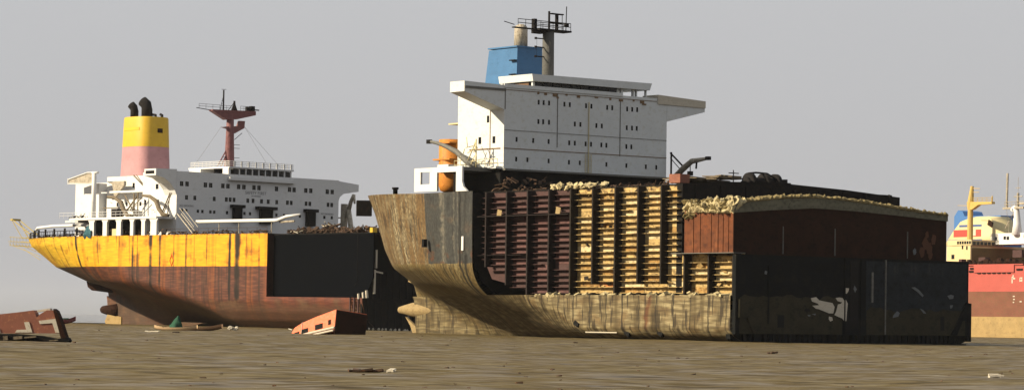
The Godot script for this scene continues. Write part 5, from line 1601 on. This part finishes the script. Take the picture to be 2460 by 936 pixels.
	bar(st, Vector3(0.8, 38.6, -14), Vector3(4.6, 38.6, -14), 0.14)
	bar(st, Vector3(1.6, 41.0, -14), Vector3(3.6, 41.0, -14), 0.1)
	rail(st, [Vector3(-2.6, 35.6, -13.4), Vector3(5.6, 35.6, -13.4)], 1.6, 1.6, 0.07, 2)
	bar(st, Vector3(-1.2, 28.6, -14), Vector3(-2.4, 35.0, -14), 0.06)
	bar(st, Vector3(-2.8, 30.0, -14), Vector3(1.2, 34.6, -14), 0.14)
	part(st, "antenna_frame", M.exhaust_steel, wm)

# ------------------------------------------------------------------ wrecks, boats and litter on the mud
func on_mud(x: float, z: float, up := 0.0) -> Vector3:
	return Vector3(x, ground_at(mud_noise(), x, z) + up, z)

# open wooden boat along local x
func boat_shell(long: float, wide: float, high: float) -> SurfaceTool:
	var st := mb(true)
	var rows := []
	for i in 17:
		var f := i / 16.0
		var s := pow(sin(PI * (0.04 + 0.92 * f)), 0.6)
		var lift := pow(absf(f * 2.0 - 1.0), 2.5) * high * 0.7
		var ring := []
		for j in 9:
			var a := PI * j / 8.0
			ring.append(Vector3((f - 0.5) * long, lift + high * (1.0 - pow(sin(a), 0.7)), cos(a) * wide * 0.5 * s))
		rows.append(ring)
	for i in 16:
		for j in 8:
			quad(st, rows[i][j], rows[i + 1][j], rows[i + 1][j + 1], rows[i][j + 1])
	return st

func wrecks() -> void:
	var r := RandomNumberGenerator.new()
	r.seed = 41
	# salmon cabin section
	var B := Basis(Vector3.UP, deg_to_rad(-50.0)) * Basis(Vector3(1, 0, 0), deg_to_rad(-7.0))
	var W := thing("cut_cabin", "salmon orange cut-off cabin section tilted on the mud, dark window holes", "wreckage", on_mud(-22.6, -369.0), B, "cut-off ship sections on the mud")
	var st := mb()
	prism(st, PackedVector2Array([Vector2(-9.0, -0.4), Vector2(-7.4, -0.6), Vector2(0.0, 0.7), Vector2(0.0, 3.25), Vector2(-4.0, 2.35), Vector2(-7.0, 1.55), Vector2(-8.6, 0.9), Vector2(-9.2, 0.2)]), Vector3(0, 0, -4.9), Vector3.RIGHT, Vector3.UP, Vector3(0, 0, 4.9))
	var cb := part(st, "cabin_wall", M.salmon, W)
	st = mb()
	prism(st, PackedVector2Array([Vector2(0.0, -0.5), Vector2(4.9, -0.5), Vector2(4.9, 3.15), Vector2(0.0, 3.2)]), Vector3(0.02, 0, 0), Vector3(0, 0, -1), Vector3.UP, Vector3(0.1, 0, 0))
	part(st, "shaded_cut_face", M.dark_rust, cb)  # cabin end away from the sun, its shade painted in with dark colour
	for k in [[-1.15, 1.62, 0.55, 0.62], [-3.35, 1.05, 1.6, 0.66], [-6.3, 0.5, 1.35, 0.55], [-8.0, 0.12, 1.0, 0.4]]:
		bx("window_hole", cb, M.black_void, Vector3(k[0], k[1], 0.0), Vector3(k[2], k[3], 0.1), Basis(Vector3(0, 0, 1), 0.17))
	st = mb()
	bar(st, Vector3(-8.8, -0.35, 0.1), Vector3(0.1, 0.95, 0.1), 0.14)
	bar(st, Vector3(-7.0, -0.45, 0.3), Vector3(0.2, 0.55, 0.3), 0.12)
	bar(st, Vector3(-9.0, 0.6, 0.1), Vector3(-9.8, 0.75, 0.1), 0.06)
	bar(st, Vector3(-7.0, -0.3, 0.05), Vector3(-7.0, 1.6, 0.05), 0.05)
	part(st, "sill_rail", M.mark_white, cb)
	# brown section with white strips, running out of the frame
	W = thing("cut_hull_block", "brown cut hull block with white angular strips at the left edge", "wreckage", on_mud(-30.4, -199.5), Basis(Vector3.UP, deg_to_rad(-1.0)), "cut-off ship sections on the mud")
	st = mb()
	prism(st, PackedVector2Array([Vector2(-10.0, 0.6), Vector2(-0.55, 0.62), Vector2(-0.95, 1.75), Vector2(-1.05, 2.2), Vector2(-1.5, 2.2), Vector2(-1.95, 1.95), Vector2(-2.2, 1.72), Vector2(-2.4, 2.2), Vector2(-3.6, 2.05), Vector2(-4.8, 1.92), Vector2(-10.0, 1.7)]), Vector3(0, 0, -1.3), Vector3.RIGHT, Vector3.UP, Vector3(0, 0, 1.3))
	var hb := part(st, "hull_plating", M.brick_red, W)
	st = mb()
	prism(st, PackedVector2Array([Vector2(-0.54, 0.3), Vector2(-0.1, 0.02), Vector2(-0.62, 1.6), Vector2(-0.85, 2.15), Vector2(-1.05, 2.3), Vector2(-1.05, 2.15)]), Vector3(0, 0, -1.3), Vector3.RIGHT, Vector3.UP, Vector3(0, 0, 1.36))
	part(st, "cut_edge", M.dark_rust, hb)
	for q in [PackedVector2Array([Vector2(-3.06, 1.38), Vector2(-2.72, 1.4), Vector2(-2.5, 0.68), Vector2(-3.7, 0.68), Vector2(-3.55, 0.86), Vector2(-2.92, 0.88)]), PackedVector2Array([Vector2(-2.06, 1.48), Vector2(-0.88, 1.62), Vector2(-0.58, 0.66), Vector2(-0.9, 0.66), Vector2(-1.12, 1.32), Vector2(-1.98, 1.26)]), PackedVector2Array([Vector2(-5.6, 0.9), Vector2(-4.75, 0.95), Vector2(-4.7, 0.66), Vector2(-5.6, 0.66)])]:
		var g := mb()
		prism(g, q, Vector3(0, 0, 0.0), Vector3.RIGHT, Vector3.UP, Vector3(0, 0, 0.05))
		part(g, "white_strip", M.mark_white, hb)
	st = mb()
	prism(st, PackedVector2Array([Vector2(-10.0, -0.3), Vector2(-0.3, -0.3), Vector2(0.05, 0.1), Vector2(-0.1, 0.32), Vector2(-0.9, 0.25), Vector2(-2.0, 0.45), Vector2(-3.8, 0.58), Vector2(-10.0, 0.58)]), Vector3(0, 0, -1.2), Vector3.RIGHT, Vector3.UP, Vector3(0, 0, 1.35))
	part(st, "bottom_frame", M.dark_steel, hb)
	for k in [[-3.45, 0.32, 0.6, 0.2], [-2.6, 0.36, 0.8, 0.1], [-4.3, 0.3, 0.3, 0.3], [-1.0, 0.14, 0.6, 0.08]]:
		bx("pale_scrap", hb, M.weathered_brown, Vector3(k[0], k[1], 0.2), Vector3(k[2], k[3], 0.2), Basis(Vector3(0, 0, 1), 0.08))
	bx("pale_scrap", hb, M.mark_white, Vector3(-1.75, 2.2, -0.6), Vector3(0.9, 0.14, 0.9), Basis(Vector3(0, 0, 1), 0.15))
	# boats
	W = thing("wooden_boat", "pale wooden boat with green cloth heaped amidships, below the yellow ship", "boat", on_mud(-44.6, -386.0, -0.05), Basis(Vector3.UP, deg_to_rad(-8.0)), "small boats on the mud")
	part(boat_shell(5.8, 1.4, 0.5), "hull", M.pale_wood, W)
	st = mb(true)
	var n := FastNoiseLite.new()
	n.seed = 9
	n.frequency = 0.9
	for i in 8:
		for k in 14:
			var q := []
			for e in [[i, k], [i + 1, k], [i + 1, k + 1], [i, k + 1]]:
				var f: float = e[0] / 8.0
				var a: float = TAU * (e[1] % 14) / 14.0
				var rr := (0.85 * pow(1.0 - f, 0.9) * (1.0 + 0.6 * n.get_noise_2d(cos(a) * 2.0, sin(a) * 2.0 + f * 3.0) + 0.3 * sin(a * 5.0)) + 0.05) * (1.0 if e[0] < 8 else 0.0)
				q.append(Vector3(cos(a) * rr + 0.35 * f, 0.35 + f * 1.75, sin(a) * rr * 0.7))
			quad(st, q[0], q[1], q[2], q[3])
	part(st, "cloth_heap", M.green_cloth, W)
	for x in [-1.6, 1.2]:
		bx("thwart", W, M.boat_wood, Vector3(x, 0.6, 0), Vector3(0.25, 0.06, 1.2))
	W = thing("wooden_boat", "dark wooden boat lying behind the boat with green cloth", "boat", on_mud(-42.2, -390.0, -0.05), Basis(Vector3.UP, deg_to_rad(-20.0)), "small boats on the mud")
	part(boat_shell(7.4, 1.6, 0.6), "hull", M.boat_wood, W)
	st = mb()
	prism(st, PackedVector2Array([Vector2(-2.4, 0.6), Vector2(-2.3, 1.25), Vector2(1.2, 1.15), Vector2(-0.6, 0.75)]), Vector3(0, 0, -0.6), Vector3.RIGHT, Vector3.UP, Vector3(0, 0, 1.2))
	part(st, "plank_load", M.boat_wood, W)
	for x in [-1.8, 2.0]:
		bx("thwart", W, M.boat_wood, Vector3(x, 0.68, 0), Vector3(0.25, 0.06, 1.3))
	W = thing("wooden_boat", "small reddish boat with green gunwale far behind the brown hull block", "boat", on_mud(-87.0, -560.0, -0.05), Basis(Vector3.UP, deg_to_rad(5.0)), "small boats on the mud")
	part(boat_shell(6.0, 1.6, 0.9), "hull", M.purple_hull, W)
	bx("gunwale", W, M.green_cloth, Vector3(-0.4, 1.05, 0.6), Vector3(4.2, 0.22, 0.3))
	# litter
	W = thing("scrap_bundle", "small pale bundle of scrap near the yellow ship's bottom", "scrap", on_mud(-40.4, -423.0), Basis(Vector3.UP, 0.3))
	st = mb()
	for k in 7:
		box(st, Vector3(r.randf_range(-0.7, 0.7), 0.2 + r.randf() * 0.3, r.randf_range(-0.3, 0.3)), Vector3(0.5, 0.4, 0.3), Basis.from_euler(Vector3(r.randf(), r.randf() * 3, r.randf())))
	part(st, "crumpled_sheet", M.mark_white, W)
	var lit := [
		["driftwood", -5.6, -110.5, "dark driftwood stick lying in the foreground mud, left of the white sliver", M.scrap, 0.75],
		["plate_scrap", -4.6, -110.0, "thin white sliver beside the dark driftwood in the foreground mud", M.mark_white, 0.28],
		["plate_scrap", 20.0, -119.7, "pale flat scrap on the mud at the lower right corner", M.mark_white, 0.5],
		["plate_scrap", -43.6, -352.0, "pale strip of scrap in front of the boat with green cloth", M.mark_white, 1.4],
		["driftwood", -40.4, -350.0, "dark lump of wood right of the pale strip, before the boats", M.scrap, 0.6],
		["driftwood", 19.2, -215.0, "short dark timber on the mud below the wide front bulkhead", M.scrap, 0.6]]
	for k in lit:
		var T := thing(k[0], k[3], "debris", on_mud(k[1], k[2]), Basis(Vector3.UP, r.randf_range(-0.3, 0.3)))
		st = mb()
		for i in 4:
			box(st, Vector3(r.randf_range(-0.5, 0.5) * k[5], 0.04 + r.randf() * 0.06, r.randf_range(-0.2, 0.2)), Vector3(k[5] * r.randf_range(0.4, 1.0), 0.04 + r.randf() * 0.08, 0.25), Basis.from_euler(Vector3(r.randf_range(-0.3, 0.3), r.randf_range(-0.3, 0.3), r.randf_range(-0.15, 0.15))))
		part(st, "timber" if k[0] == "driftwood" else "sheet", k[4], T)
	# clods and flotsam nobody could count
	st = mb()
	var nn := mud_noise()
	for k in 160:
		var z := -85.0 - pow(r.randf(), 1.6) * 300.0
		var x := r.randf_range(-0.18, 0.18) * -z
		var s := r.randf_range(0.03, 0.1) * (0.6 + -z / 250.0)
		box(st, Vector3(x, ground_at(nn, x, z) + s * 0.1, z), Vector3(s * r.randf_range(0.8, 2.6), s * 0.5, s * r.randf_range(0.8, 2.0)), Basis.from_euler(Vector3(r.randf_range(-0.4, 0.4), r.randf() * 3.0, r.randf_range(-0.3, 0.3))))
	var clods := part(st, "mud_clods", M.scrap, self)
	clods.set_meta("kind", "stuff")
	clods.set_meta("label", "scattered dark clods and flotsam over the mud")
	clods.set_meta("category", "debris")
